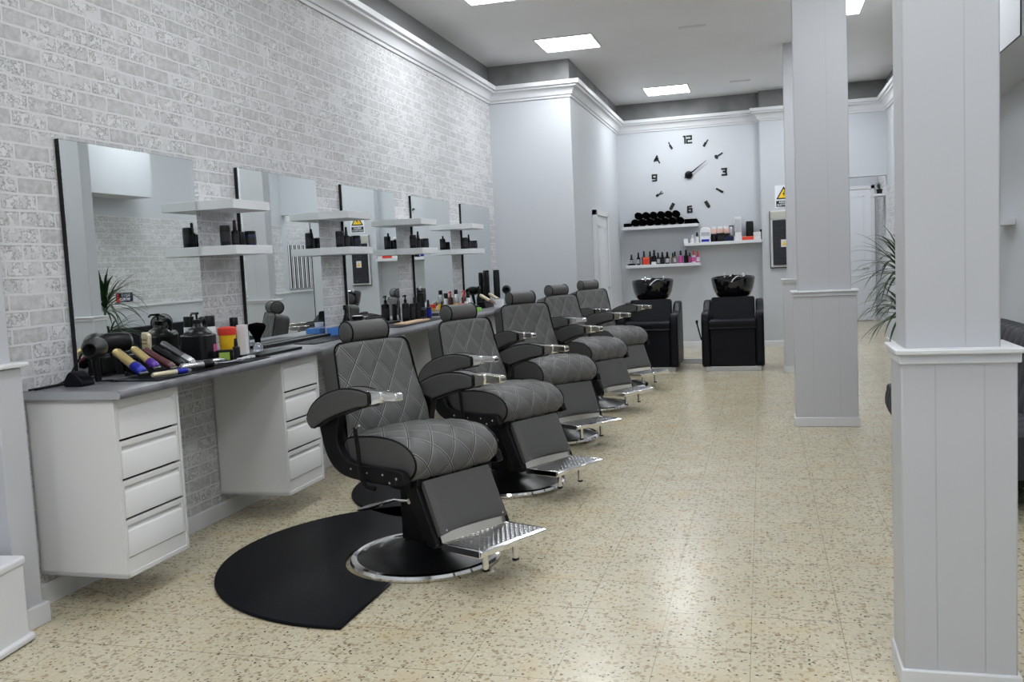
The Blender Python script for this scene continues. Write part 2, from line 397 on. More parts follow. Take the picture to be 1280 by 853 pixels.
struct(sweep([(-.2, 19), (CX2, 19)], bprof).build('baseboard_corridor', 'trimw', smooth=False))
# chair rail between paper and wainscot on the right wall
struct(MB().box(RX-.02, RX, 9.0, 14.35, 1.10, 1.13).box(CX2-.02, CX2, 14.35, 19.0, 1.10, 1.13).build('trim_2', 'trimw', smooth=False))
# opening frame
struct(MB().box(1.2, 1.212, YP-.006, YP+.006, 0, 2.45).build('trim_3', 'dkframe', smooth=False))

# doors
def door(name, T, wdt, h, parent_label=None):
    d = MB().box(0, wdt, 0, .04, 0.01, h, T)
    for (a, b, c_, e) in ((.12, wdt-.12, .15, .9), (.12, wdt-.12, 1.0, h-.12)):
        d.box(a, b, -.008, 0, c_, c_+.03, T).box(a, b, -.008, 0, e-.03, e, T).box(a, a+.03, -.008, 0, c_, e, T).box(b-.03, b, -.008, 0, c_, e, T)
    o = struct(d.build(name, 'panelw', bevel=.003))
    MB().box(-.07, 0, -.02, .04, 0, h+.07, T).box(wdt, wdt+.07, -.02, .04, 0, h+.07, T).box(-.07, wdt+.07, -.02, .04, h, h+.07, T).build('door_frame', 'trimw', o, bevel=.004)
    hb = MB().lathe([(.022, 0), (.022, .01), (.009, .012), (.009, .05)], 12, T @ Matrix.Translation((wdt-.07, 0, 1.03)) @ Matrix.Rotation(PI/2, 4, 'X'))
    hb.tube([T @ Vector((wdt-.07, -.045, 1.03)), T @ Vector((wdt-.18, -.05, 1.03))], .009)
    hb.build('door_handle', 'steel', o)
    return o
door('door_1', Matrix.Translation((SX+.035, 12.0, 0)) @ Matrix.Rotation(PI/2, 4, 'Z'), .85, 2.02)
door('door_2', Matrix.Translation((1.42, 18.95, 0)), .62, 2.55)
door('door_3', Matrix.Translation((.62, 18.95, 0)), .62, 2.55)

# ceiling light panels
LP = []
for c4 in ([(665, 50), (743, 41), (750, 56), (683, 66)], [(802, 110), (857, 104), (864, 114), (812, 120)]):
    p = sum((at(x, y, Z=CZ) for x, y in c4), Vector())/4; LP.append((p.x, p.y))
LP += [(.70, 9.80), (-2.2, 7.85), (.75, 6.2), (-1.5, 4.3), (.6, 2.4), (-1.5, 1.2), (.2, -.8), (-2.0, -1.2), (1.4, 17.2), (1.2, 15.2), (.75, 12.9)]  # last panel is added out of view to brighten the back wall
LBL = ['square light panel glowing in the grey ceiling over the middle barber chairs', 'square light panel glowing in the ceiling nearest the wall clock',
       'square light panel in the ceiling right of the middle column', 'square light panel at the top edge, nearest visible on the left',
       'square light panel in the ceiling above the near right column', 'square light panel in the ceiling above the first barber chair',
       'square light panel in the ceiling just right of the viewer', 'square light panel in the ceiling just left of the viewer',
       'square light panel in the ceiling behind the viewer on the right', 'square light panel in the ceiling behind the viewer on the left',
       'square light panel in the ceiling at the far end of the corridor', 'square light panel in the ceiling just beyond the opening to the corridor', 'added light panel hidden behind the columns, brightening the back wall']
pan = None
for i, (x, y) in enumerate(LP):
    if pan is None:
        pan = empty('ceiling_light'); o = pan
        fr = MB()
        for a in ((-.32, .32, -.32, -.30), (-.32, .32, .30, .32), (-.32, -.30, -.3, .3), (.30, .32, -.3, .3)): fr.box(*a, -.012, 0)
        fr.build('frame', 'ledframe', pan, smooth=False)
        MB().box(-.30, .30, -.30, .30, -.008, -.002).build('diffuser', 'lamp', pan, smooth=False)
    else: o = copy_tree(pan)
    o.location = (x, y, CZ); tag(o, LBL[i], 'ceiling light', 'square light panels in the ceiling')
for i, (px, py) in enumerate(((865, 33), (925, 101))):
    p = at(px, py, Z=CZ)
    o = MB().box(-.14, .14, -.035, .035, -.01, 0).box(-.12, .12, -.004, .004, -.013, -.009).build('ceiling_vent', 'ledframe', loc=(p.x, p.y, CZ), bevel=.002)
    tag(o, ['slim slotted vent in the ceiling, the nearer one left of the columns', 'slim slotted vent in the ceiling, the farther one near the clock wall'][i], 'vent', 'slim ceiling vents')

# columns with moulding and skirting
def column(x0, x1, y0, y1, ul, label):
    t = empty('column', ((x0+x1)/2, (y0+y1)/2, 0)); hx, hy = (x1-x0)/2, (y1-y0)/2; u = .04
    lo = MB().box(-hx, hx, -hy, hy, 0, 1.08)
    lo.build('lower_shaft', 'colp', t, bevel=.006)
    up = MB().box(-hx+ul, hx-u, -hy+.03, hy-.01, 1.06, CZ); up.build('upper_shaft', 'colp', t, bevel=.006)
    MB().prism(rect_round(-hx-.018, hx+.018, -hy-.026, hy+.026, .004, 2), 1.085, 1.10, 'z').prism(rect_round(-hx-.008, hx+.008, -hy-.012, hy+.012, .004, 2), 1.055, 1.085, 'z').build('moulding', 'trimw', t, bevel=.005)
    MB().box(-hx-.008, hx+.010, -hy-.012, hy+.012, 0, .075).build('skirting', 'trimw', t, bevel=.005)
    # thin joints of the cladding boards
    g = MB()
    for fx in (-.2, .22):
        g.box(hx*2*fx-.0015, hx*2*fx+.0015, -hy-.001, -hy+.001, .08, 1.05)
    for fx in (.08,): g.box(hx*2*fx-.0012, hx*2*fx+.0012, -hy+.029, -hy+.031, 1.11, CZ)
    g.build('board_joint', 'joint', t, smooth=False)
    return tag(t, label, 'column', 'square white clad columns')
column(.406, .735, 3.03, 3.26, .016, 'large square white column nearest the viewer, on the right')
column(.232, .712, 7.654, 7.84, .034, 'square white column in the middle of the row of columns')
column(.225, .66, 11.12, 11.33, .05, 'farthest square white column, mostly hidden behind the middle one')
# shallow pilaster on the left before the counter
pl = empty('pilaster', (WX, 3.0, 0)); tag(pl, 'shallow white pilaster at the left edge before the counter', 'pilaster')
MB().box(.001, .165, -.055, .08, 0, 1.09).build('lower_shaft', 'colp', pl, bevel=.005)
MB().box(.001, .135, -.05, .06, 1.0, 3.35).build('upper_shaft', 'colp', pl, bevel=.005)
MB().box(.001, .19, -.055, .10, 1.095, 1.112).build('moulding', 'trimw', pl, bevel=.005)
MB().box(.001, .185, -.055, .098, 0, .09).build('skirting', 'trimw', pl, bevel=.004)
struct(MB().box(WX, WX+.05, Y0, 2.94, 0, 3.35).build('wall_cladding', 'colp', smooth=False))

# ================================================================ COUNTER
wt = MB().prism([(CFX, CT-.012), (CFX-.006, CT-.003), (CFX-.02, CT), (WX+.001, CT), (WX+.001, CT-CTH), (CFX-.006, CT-CTH), (CFX, CT-CTH+.012)], 3.24, YS-.002, 'y')
wo = wt.build('worktop', 'top')
tag(wo, 'long dark slate grey worktop running under all the mirrors', 'worktop')
MB().prism([(CFX-.001, CT-.013), (CFX-.02, CT-.001), (WX+.004, CT-.001), (WX+.004, CT-CTH), (CFX-.006, CT-CTH)], 3.237, 3.24, 'y').build('end_edging', 'edge', wo, smooth=False)
cabY = [3.255, 4.66, 6.12, 7.57, 9.02, 10.28]
names = ['nearest', 'second', 'third', 'fourth', 'fifth', 'farthest']
def cabinet():
    t = empty('drawer_cabinet'); D = .455; Wd = .445; Z0, Z1 = .14, CT-CTH-.002
    b = MB().box(0, D, 0, .018, Z0, Z1).box(0, D, Wd-.018, Wd, Z0, Z1).box(0, D, 0, Wd, Z0, Z0+.018).box(0, D, 0, Wd, Z1-.018, Z1).box(0, .01, 0, Wd, Z0, Z1)
    b.box(D-.02, D-.004, .018, Wd-.018, Z0, Z0+.085).box(0, D-.035, .018, Wd-.018, Z0+.05, Z1-.01, mi=1)
    b.build('body', ['cab', 'gap'], t, smooth=False)
    h = (Z1-Z0-.085-.012)/4
    for i in range(4):
        z = Z0+.088+i*(h+.001); zt = z+h-.010
        # drawer front with a routed finger pull below its top rail
        poly = [(D-.018, z), (D, z), (D, zt-.052), (D-.003, zt-.048), (D-.014, zt-.036), (D-.014, zt-.030), (D-.002, zt-.024), (D, zt-.022), (D, zt), (D-.018, zt)]
        d = MB().prism(poly, .028, Wd-.035, 'y')
        d.box(D-.018, D, .021, .028, z, zt).box(D-.018, D, Wd-.035, Wd-.021, z, zt)
        d.build('drawer', 'cab', t, bevel=.0015)
    return t
cb0 = cabinet()
for i, y in enumerate(cabY):
    o = place(i > 0, cb0, (WX+.002, y, 0))
    tag(o, ['white four drawer cabinet hung under the near end of the worktop', 'white four drawer cabinet behind the nearest barber chair',
            'white four drawer cabinet seen between the first two barber chairs', 'white drawer cabinet hidden behind the second and third barber chairs',
            'white drawer cabinet hidden behind the fourth barber chair', 'white drawer cabinet at the far end of the worktop'][i], 'cabinet', 'white drawer cabinets under the worktop')

# mirrors
MY = [(3.565, 4.592), (5.05, 6.085), (6.50, 7.54), (7.95, 9.01), (9.40, 10.45)]
ordn = ['first (nearest)', 'second', 'third', 'fourth', 'fifth (farthest)']
for i, (a, b) in enumerate(MY):
    t = empty('wall_mirror', (WX, (a+b)/2, CT+.006)); h = (b-a)/2; H = 2.098-CT-.006
    MB().box(.001, .022, -h, h, 0, H).build('backing', 'dkframe', t, smooth=False)
    MB().box(.022, .0265, -h+.002, h-.002, .003, H-.002).build('glass', 'mirror', t, smooth=False)
    tag(t, 'large square frameless mirror, the %s along the brick papered wall' % ordn[i], 'mirror', 'square mirrors above the worktop')

# floating shelves between mirrors + their cans
SH = [4.60, 6.085, 7.55, 9.02]
def floatshelf():
    return MB().box(0, .262, 0, .40, -.052, 0).build('wall_shelf', 'shelfw', bevel=.002)
fs0 = None
where = ['between the first and second mirrors', 'between the second and third mirrors', 'between the third and fourth mirrors', 'between the fourth and fifth mirrors']
for i, y in enumerate(SH):
    for zt, nm in ((1.866, 'upper'), (1.606, 'lower')):
        if fs0 is None: fs0 = floatshelf(); o = fs0
        else: o = fs0.copy(); C.objects.link(o)
        o.location = (WX+.001, y, zt); tag(o, '%s white floating shelf %s' % (nm, where[i]), 'shelf', 'white floating shelves between the mirrors')

# ================================================================ small containers
def can(name, r, h, body, cap=None, caph=.03, capr=None, label=None, sx=1):
    t = empty(name); capr = capr or r*.96
    hb = h-caph if cap else h
    MB().lathe([(r*.9, 0), (r, .004), (r, hb-.005), (r*.93, hb)], 20).build('body', body, t)
    if label: MB().lathe([(r*1.012, hb*.22), (r*1.012, hb*.72)], 20).build('label', label, t)
    if cap: MB().lathe([(capr, hb-.001), (capr, h-.004), (capr*.9, h)], 20).build('cap', cap, t)
    return t
def pump_bottle(name, r, h, body, pump, label=None, nozzle=.05):
    t = empty(name); hb = h*.70
    MB().lathe([(r*.92, 0), (r, .005), (r, hb-.02), (r*.85, hb-.005), (r*.4, hb), (r*.36, hb+.012)], 20).build('body', body, t)
    if label: MB().lathe([(r*1.012, hb*.2), (r*1.012, hb*.72)], 20).build('label', label, t)
    p = MB().lathe([(r*.42, hb+.005), (r*.42, hb+.028), (.006, hb+.032), (.006, h-.02), (.012, h-.018), (.012, h-.004), (.006, h)], 14)
    p.tube([(0, 0, h-.009), (0, -nozzle*.7, h-.006), (0, -nozzle, h-.016)], .005)
    p.build('pump', pump, t); return t
def dropper(name, r, h, body, cap, label=None):
    t = empty(name); hb = h*.62
    MB().lathe([(r*.95, 0), (r, .004), (r, hb-.01), (r*.45, hb)], 16).build('body', body, t)
    if label: MB().lathe([(r*1.02, hb*.15), (r*1.02, hb*.75)], 16).build('label', label, t)
    MB().lathe([(r*.52, hb-.002), (r*.50, hb+.02), (r*.44, hb+.024), (r*.40, h-.008), (r*.30, h)], 14).build('cap', cap, t); return t
def trigger_spray(name, r, h, body, head):
    t = empty(name); hb = h*.66
    MB().lathe([(r*.95, 0), (r, .005), (r, hb*.6), (r*.4, hb)], 18).build('body', body, t)
    p = MB().lathe([(r*.42, hb-.003), (r*.42, hb+.025)], 14).box(-.012, .012, -.055, .03, h-.045, h-.01)
    p.tube([(0, 0, hb), (0, .0, h-.03)], .009).tube([(0, -.03, h-.035), (0, -.045, h-.07), (0, -.03, h-.095)], .005).tube([(0, -.05, h-.028), (0, -.07, h-.028)], .007)
    p.build('trigger_head', head, t, bevel=.002); return t

# same four products on each lower shelf
g1 = can('hair_spray_can', .030, .118, 'pblack', 'dgrey', .008, label='dgrey')
g2 = dropper('pump_bottle', .022, .150, 'pblack', 'pblack', label='dgrey')
g3 = can('wax_jar', .024, .082, 'pblack', 'satin', .02)
g4 = can('gel_jar', .036, .088, 'navy', 'pblack', .02, label='dgrey')
gl = {0: ('black ribbed can', 'can'), 1: ('slim black bottle with pointed cap', 'bottle'), 2: ('small black jar', 'jar'), 3: ('wide dark blue jar', 'jar')}
nearlab = ['nearest', 'second nearest', 'third nearest', 'farthest']
for i, y in enumerate(SH):
    for j, (g, dx, dy) in enumerate(((g1, .15, .075), (g2, .17, .145), (g3, .17, .205), (g4, .18, .29))):
        o = place(i > 0, g, (WX+dx, y+dy, 1.606))
        tag(o, '%s on the lower shelf %s' % (gl[j][0], where[i].replace(' mirrors', ' mirror')), gl[j][1], ['black cans on the wall shelves', 'slim bottles on the wall shelves', 'small black jars on the wall shelves', 'dark blue jars on the wall shelves'][j])

# ================================================================ BARBER CHAIRS
def smooth_poly(pts, n=6, closed=True):
    """Catmull-Rom through 2-D points"""
    out = []; N = len(pts)
    rng = range(N) if closed else range(N-1)
    for i in rng:
        g = lambda q: pts[(i+q) % N] if closed else pts[max(0, min(N-1, i+q))]
        p0, p1, p2, p3 = g(-1), g(0), g(1), g(2)
        for s_ in range(n):
            t = s_/n
            out.append(tuple(.5*((2*p1[a])+(-p0[a]+p2[a])*t+(2*p0[a]-5*p1[a]+4*p2[a]-p3[a])*t*t+(-p0[a]+3*p1[a]-3*p2[a]+p3[a])*t**3) for a in range(len(p1))))
    if not closed: out.append(tuple(pts[-1]))
    return out
def quilt_h(u, v):
    a = (u+v) % 1; b = (u-v) % 1
    d = min(abs(a-.5), abs(b-.5))
    return min(1, d/.22)**.5

def make_chair():
    t = empty('barber_chair')
    # --- seat cushion
    prof = smooth_poly([(-.235, .50), (-.235, .575), (-.19, .625), (-.05, .648), (.10, .655), (.22, .640), (.295, .600), (.322, .545), (.30, .490), (.24, .458), (.12, .448)], 10, closed=False)
    L = [0]
    for i in range(1, len(prof)): L.append(L[-1]+math.dist(prof[i], prof[i-1]))
    NU = 72; mb = MB(); hw = .262; n = len(prof)
    for i, (x, z) in enumerate(prof):
        a = prof[max(0, i-1)]; b = prof[min(n-1, i+1)]
        tx, tz = b[0]-a[0], b[1]-a[1]; l_ = math.hypot(tx, tz); nx, nz = -tz/l_, tx/l_
        for j in range(NU+1):
            yy = -hw+2*hw*j/NU
            u = yy/.135; v = L[i]/.185+.1
            e = min(1, (hw-abs(yy))/.035); e = math.sqrt(max(0, 1-(1-e)**2))
            h = (-.008+.009*quilt_h(u, v))*e - .018*(1-e)
            crown = .018*(1-(yy/hw)**2)
            mb.v.append((x+nx*(h+crown*.6), yy, z+nz*(h+crown)))
            mb.uv[len(mb.v)-1] = (u, v)
    for i in range(n-1):
        for j in range(NU):
            a = i*(NU+1)+j; mb.f.append([a, a+1, a+NU+2, a+NU+1]); mb.mi.append(0)
    seat = mb.build('seat', 'quilt', t)
    # side cheeks + piping
    for s_ in (-1, 1):
        inner = [(x-(x-.03)*.045, z-(z-.55)*.10) for x, z in prof]
        MB().prism(inner, s_*(hw-.03), s_*(hw+.004), 'y').build('side_cheek', 'grey', seat, bevel=.004)
        MB().tube([(x-(x-.03)*.035, s_*(hw-.002), z-(z-.55)*.08) for x, z in prof[::2]], .0055, 6).build('piping', 'pipe', seat)
    # --- seat pan / black frame
    MB().box(-.25, .25, -.255, .255, .425, .475).prism([(-.1, .425), (.12, .425), (.08, .36), (-.06, .36)], -.12, .12, 'y').box(.19, .285, -.235, .235, .43, .475).build('seat_frame', 'black', t, bevel=.006)
    # --- backrest: tilted slab with rounded top corners
    tilt = math.radians(13)
    BT = Matrix.Translation((-.185, 0, .60)) @ Matrix.Rotation(-tilt, 4, 'Y')
    H = .485; W0, W1, R_ = .262, .232, .045
    def halfw(z):
        f = z/H; w_ = W0+(W1-W0)*max(0, f)**1.2
        if z > H-R_: d = z-(H-R_); w_ += -R_+math.sqrt(max(0, R_*R_-d*d))
        return w_
    zs = [-.10+(.10+H)*i/70 for i in range(64)]+[H-R_+R_*math.sin(PI/2*i/12) for i in range(1, 13)]
    zs = sorted(set(round(z, 5) for z in zs if z < H-R_))+[H-R_+R_*math.sin(PI/2*i/12) for i in range(0, 13)]
    mb = MB(); NU = 72
    for z in zs:
        hwz = halfw(z)
        for j in range(NU+1):
            f = -1+2*j/NU; yy = f*hwz
            u = yy/.135+.5; v = z/.19
            e = min(1, min(hwz-abs(yy), H-z)/.03); e = math.sqrt(max(0, 1-(1-e)**2))
            h = (-.007+.008*quilt_h(u, v))*e-.014*(1-e)
            bulge = .02*(1-f*f)+.03*math.exp(-((z-.10)/.13)**2)
            mb.v.append(tuple(BT @ Vector((h+bulge-.005, yy, z)))); mb.uv[len(mb.v)-1] = (u, v)
    for i in range(len(zs)-1):
        for j in range(NU):
            a = i*(NU+1)+j; mb.f.append([a, a+1, a+NU+2, a+NU+1]); mb.mi.append(0)
    back = mb.build('backrest', 'quilt', t)
    outline = [(halfw(z), z) for z in zs]
    poly = [(-w_, z) for w_, z in outline]+[(w_, z) for w_, z in outline[::-1] if w_ > 0]
    # grey side and rear wrap
    full = MB(); n = len(poly)
    for dx, g in ((-.012, 0), (-.125, .0), (-.145, .03)):
        for yy, z in poly:
            full.v.append(tuple(BT @ Vector((dx, yy*(1-g*1.5), z-(g*.6 if z > .2 else 0)))))
    for k_ in range(2):
        for i in range(n):
            i2 = (i+1) % n; full.f.append([k_*n+i, k_*n+i2, (k_+1)*n+i2, (k_+1)*n+i]); full.mi.append(0)
    full.f.append([2*n+i for i in range(n)]); full.mi.append(0)
    full.build('back_wrap', 'grey', back)
    MB().tube([BT @ Vector((-.008, yy, z)) for yy, z in poly], .0055, 6).build('piping', 'pipe', back)
    # --- headrest roll on posts
    hr = MB().lathe([(.0, -.126), (.035, -.125), (.05, -.120), (.056, -.114), (.058, -.108), (.058, .108), (.056, .114), (.05, .120), (.035, .125), (0, .126)], 32,
                    Matrix.Translation((-.345, -.008, 1.118)) @ Matrix.Rotation(PI/2, 4, 'X'), sx=1.0, sy=.95).build('headrest', 'grey', t)
    for s_ in (-1, 1):
        MB().tube([(-.345+.0575*math.cos(a), -.008+s_*.113, 1.118+.055*math.sin(a)) for a in [2*PI*i/28 for i in range(28)]], .005, 6, closed=True).build('piping', 'pipe', hr)
    MB().tube([(-.345, -.05, 1.0), (-.345, -.05, 1.08)], .008).tube([(-.345, .035, 1.0), (-.345, .035, 1.08)], .008).build('headrest_post', 'black', t)
    # --- arms
    armp = smooth_poly([(-.375, .715), (-.33, .672), (-.24, .712), (-.12, .755), (.02, .795), (.115, .812), (.125, .845), (.115, .873), (.0, .885), (-.12, .872), (-.24, .835), (-.33, .780)], 5)
    tri = [(-.34, .74), (-.325, .60), (-.27, .50), (-.16, .447), (.05, .440), (.275, .452), (.285, .485), (.25, .52), (.05, .515), (-.12, .520), (-.19, .57), (-.205, .64), (-.185, .745)]
    for s_ in (-1, 1):
        c_ = s_*.325
        a_ = MB().prism(armp, c_-.042, c_+.042, 'y').build('armrest', 'grey', t, bevel=.014, seg=3)
        for e in (-1, 1):
            MB().tube([(x, c_+e*.036, z) for x, z in armp[::2]], .0045, 6, closed=True).build('piping', 'pipe', a_)
        ch = MB().prism([(.10, .812), (.10, .882), (.135, .884), (.205, .882), (.21, .86), (.20, .83), (.15, .818)], c_-.030, c_+.030, 'y')
        ch.prism([(.195, .838), (.195, .882), (.30, .880), (.308, .872), (.308, .848), (.30, .842)], c_-.022, c_+.022, 'y')
        ch.build('arm_cap', 'chrome' if s_ < 0 else 'brass', t, bevel=.006, seg=3)
        sp2 = MB().prism(smooth_poly(tri, 3), s_*.275, s_*.315, 'y').build('arm_bracket', 'black', t, bevel=.006)
        for x, z in ((.02, .485), (.14, .49), (.24, .485), (.19, .46), (-.1, .49)):
            MB().lathe([(.007, 0), (.006, .004), (0, .005)], 8, Matrix.Translation((x, s_*.315, z)) @ Matrix.Rotation(-s_*PI/2, 4, 'X')).build('bolt', 'chrome', sp2)
    # reclining rod on the right-hand side
    MB().tube([(-.025, -.335, .70), (-.012, -.335, .60), (.0, -.335, .46), (.015, -.32, .42), (.06, -.30, .41)], .010).build('recline_rod', 'black', t)
    MB().tube([(-.02, -.335, .695), (.01, -.335, .71)], .006).build('rod_pin', 'chrome', t)
    # --- column, base
    MB().box(-.045, .125, -.085, .085, .09, .42).build('pillar', 'black', t, bevel=.02, seg=3)
    MB().lathe([(.352, .018), (.30, .036), (.20, .058), (.13, .085), (.105, .11), (0, .11)], 64, Matrix.Translation((.04, 0, 0))).build('base', 'satin', t)
    MB().lathe([(.345, .0), (.366, .004), (.372, .016), (.366, .03), (.352, .036), (.338, .032), (.334, .022)], 72, Matrix.Translation((.04, 0, 0))).build('base_ring', 'chrome', t)
    MB().tube([(.06, -.10, .31), (-.02, -.13, .312), (-.10, -.14, .285)], .008).tube([(-.10, -.14, .285), (-.20, -.14, .25), (-.32, -.13, .215)], [.009, .014, .007], 8).build('pump_lever', 'chrome', t)
    MB().lathe([(.014, -.01), (.014, .01)], 12, Matrix.Translation((.06, -.10, .31)) @ Matrix.Rotation(PI/2, 4, 'X')).build('lever_pivot', 'chrome', t)
    # --- leg rest
    A = Vector((.272, 0, .448)); B = Vector((.378, 0, .214)); d = (B-A)
    ang = math.atan2(-(B.x-A.x), -(B.z-A.z))
    for s_ in (-1, 1):
        MB().prism([(.20, .46), (.265, .46), (.395, .19), (.375, .165), (.335, .175), (.19, .42)], s_*.212, s_*.236, 'y').build('side_rail', 'black', t, bevel=.004)
    pad = MB(); NU = 24; NV = 12
    nrm = Vector((-(B.z-A.z), 0, (B.x-A.x))).normalized()
    for side in (1, 0):
        for i in range(NV+1):
            f = i/NV
            for j in range(NU+1):
                g = -1+2*j/NU
                low = 1-.07*(1-g*g)*(1 if f > .5 else f*2)  # arched lower edge
                e = min(1, min(1-abs(g), f*.9+.02, 1.02-f)/.10); e = math.sqrt(max(0, 1-(1-e)**2))
                p = A+d*(f*low)
                off = .026+.012*e+.010*(1-g*g) if side else .0
                pad.v.append((p.x+nrm.x*off, g*.208, p.z+nrm.z*off))
    K = (NU+1)*(NV+1)
    for b0 in (0, K):
        for i in range(NV):
            for j in range(NU):
                a = b0+i*(NU+1)+j; pad.f.append([a, a+1, a+NU+2, a+NU+1]); pad.mi.append(0)
    rim = [j for j in range(NU+1)]+[i*(NU+1)+NU for i in range(1, NV+1)]+[NV*(NU+1)+j for j in range(NU-1, -1, -1)]+[i*(NU+1) for i in range(NV-1, 0, -1)]
    for i in range(len(rim)):
        a, b = rim[i], rim[(i+1) % len(rim)]; pad.f.append([a, b, K+b, K+a]); pad.mi.append(0)
    lp = pad.build('leg_pad', 'grey', t)
    for yy, f in ((-.18, .93), (-.075, .78), (.075, .78), (.18, .93)):
        p = A+d*f+nrm*.036; MB().lathe([(.006, 0), (.005, .004), (0, .005)], 8, Matrix.Translation((p.x, yy, p.z)) @ Matrix.Rotation(PI/2, 4, 'Y')).build('bolt', 'chrome', lp)
    kp = MB()
    for i in range(21):
        yy = -.205+.41*i/20; a_ = 1-(yy/.205)**2
        kp.v += [(A.x+d.x*(1-.07*a_)+.012, yy, A.z+d.z*(1-.07*a_)+.008), (.40+.012*a_, yy, .188), (A.x+d.x*(1-.07*a_)+.006, yy, A.z+d.z*(1-.07*a_)+.004), (.392+.012*a_, yy, .184)]
    for i in range(20):
        a = i*4; kp.f += [[a, a+4, a+5, a+1], [a+2, a+3, a+7, a+6], [a, a+2, a+6, a+4], [a+1, a+5, a+7, a+3]]; kp.mi += [0]*4
    kp.f += [[0, 1, 3, 2], [80, 82, 83, 81]]; kp.mi += [0, 0]
    kp.build('kick_plate', 'brass', t)
    # footplate
    DT = Matrix.Translation((.53, 0, .185)) @ Matrix.Rotation(math.radians(-2), 4, 'Y')
    MB().box(-.125, .11, -.20, .20, .0, .012, DT).build('footplate', 'tread', t, bevel=.002)
    MB().prism([(.108, -.022), (.128, -.016), (.131, .008), (.108, .0135)], -.212, .212, 'y', DT).box(-.13, .12, -.214, -.198, -.022, .014, DT).box(-.13, .12, .198, .214, -.022, .014, DT).box(-.12, .108, -.2, .2, -.020, -.001, DT).build('footplate_rim', 'chrome', t, bevel=.004)
    for yy in (-.13, .06):
        l_ = MB().prism(rect_round(.585, .605, yy-.011, yy+.011, .004, 2), .088, .185, 'z').build('leg', 'chrome', t)
        MB().prism(rect_round(.583, .607, yy-.013, yy+.013, .004, 2), .080, .090, 'z').build('rubber_foot', 'pblack', l_)
    MB().lathe([(.014, -.235), (.014, .235)], 12, Matrix.Translation((.375, 0, .18)) @ Matrix.Rotation(PI/2, 4, 'X')).build('hinge_bar', 'black', t)
    return t
TH = math.radians(-28.5)
chair = make_chair()
CY = [4.12, 5.60, 7.15, 8.70, 10.10]
CX = [-1.665, -1.655, -1.70, -1.685, -1.655]
THS = [-28.5, -28.5, -42, -31, -37]
ZS = [1, 1, 1.015, 1.02, 1.02]
cl = ['grey quilted barber chair nearest the viewer, with its whole black base in view', 'grey quilted barber chair second from the viewer', 'grey quilted barber chair in the middle of the row of five',
      'grey quilted barber chair second from the far end of the row', 'grey quilted barber chair at the far end of the row, beside the wash units']
for i in range(5):
    o = place(i > 0, chair, (CX[i], CY[i], .0005), math.radians(THS[i])); o.scale = (1, 1, ZS[i])
    tag(o, cl[i], 'barber chair', 'barber chairs in a row facing away from the mirrors')

# floor mats
def mat_poly():
    cx, cyy, R_ = -.060, .0, .93; xc = .012; r2 = .392
    pts = []
    a0 = math.acos((xc-cx)/R_)
    for i in range(61):
        a = a0+(2*PI-2*a0)*i/60; pts.append((cx+R_*math.cos(a), cyy+R_*math.sin(a)))
    b = math.acos((xc-.035)/r2)
    for i in range(31):
        a = (2*PI-b)-(2*PI-2*b)*i/30; pts.append((.035+r2*math.cos(a), -.02+r2*math.sin(a)))
    return pts
m0 = MB().prism(mat_poly(), 0, .014, 'z').build('floor_mat', 'mat_', bevel=.006)
for i in range(5):
    if i: o = m0.copy(); C.objects.link(o)
    else: o = m0
    o.location = (CX[i], CY[i], .001)
    tag(o, ['black rounded rubber mat under the nearest barber chair', 'black rubber mat glimpsed behind the base of the nearest chair, under the second chair', 'black rubber mat under the middle barber chair',
            'black rubber mat under the fourth barber chair', 'black rubber mat under the farthest barber chair'][i], 'floor mat', 'black rubber mats under the barber chairs')

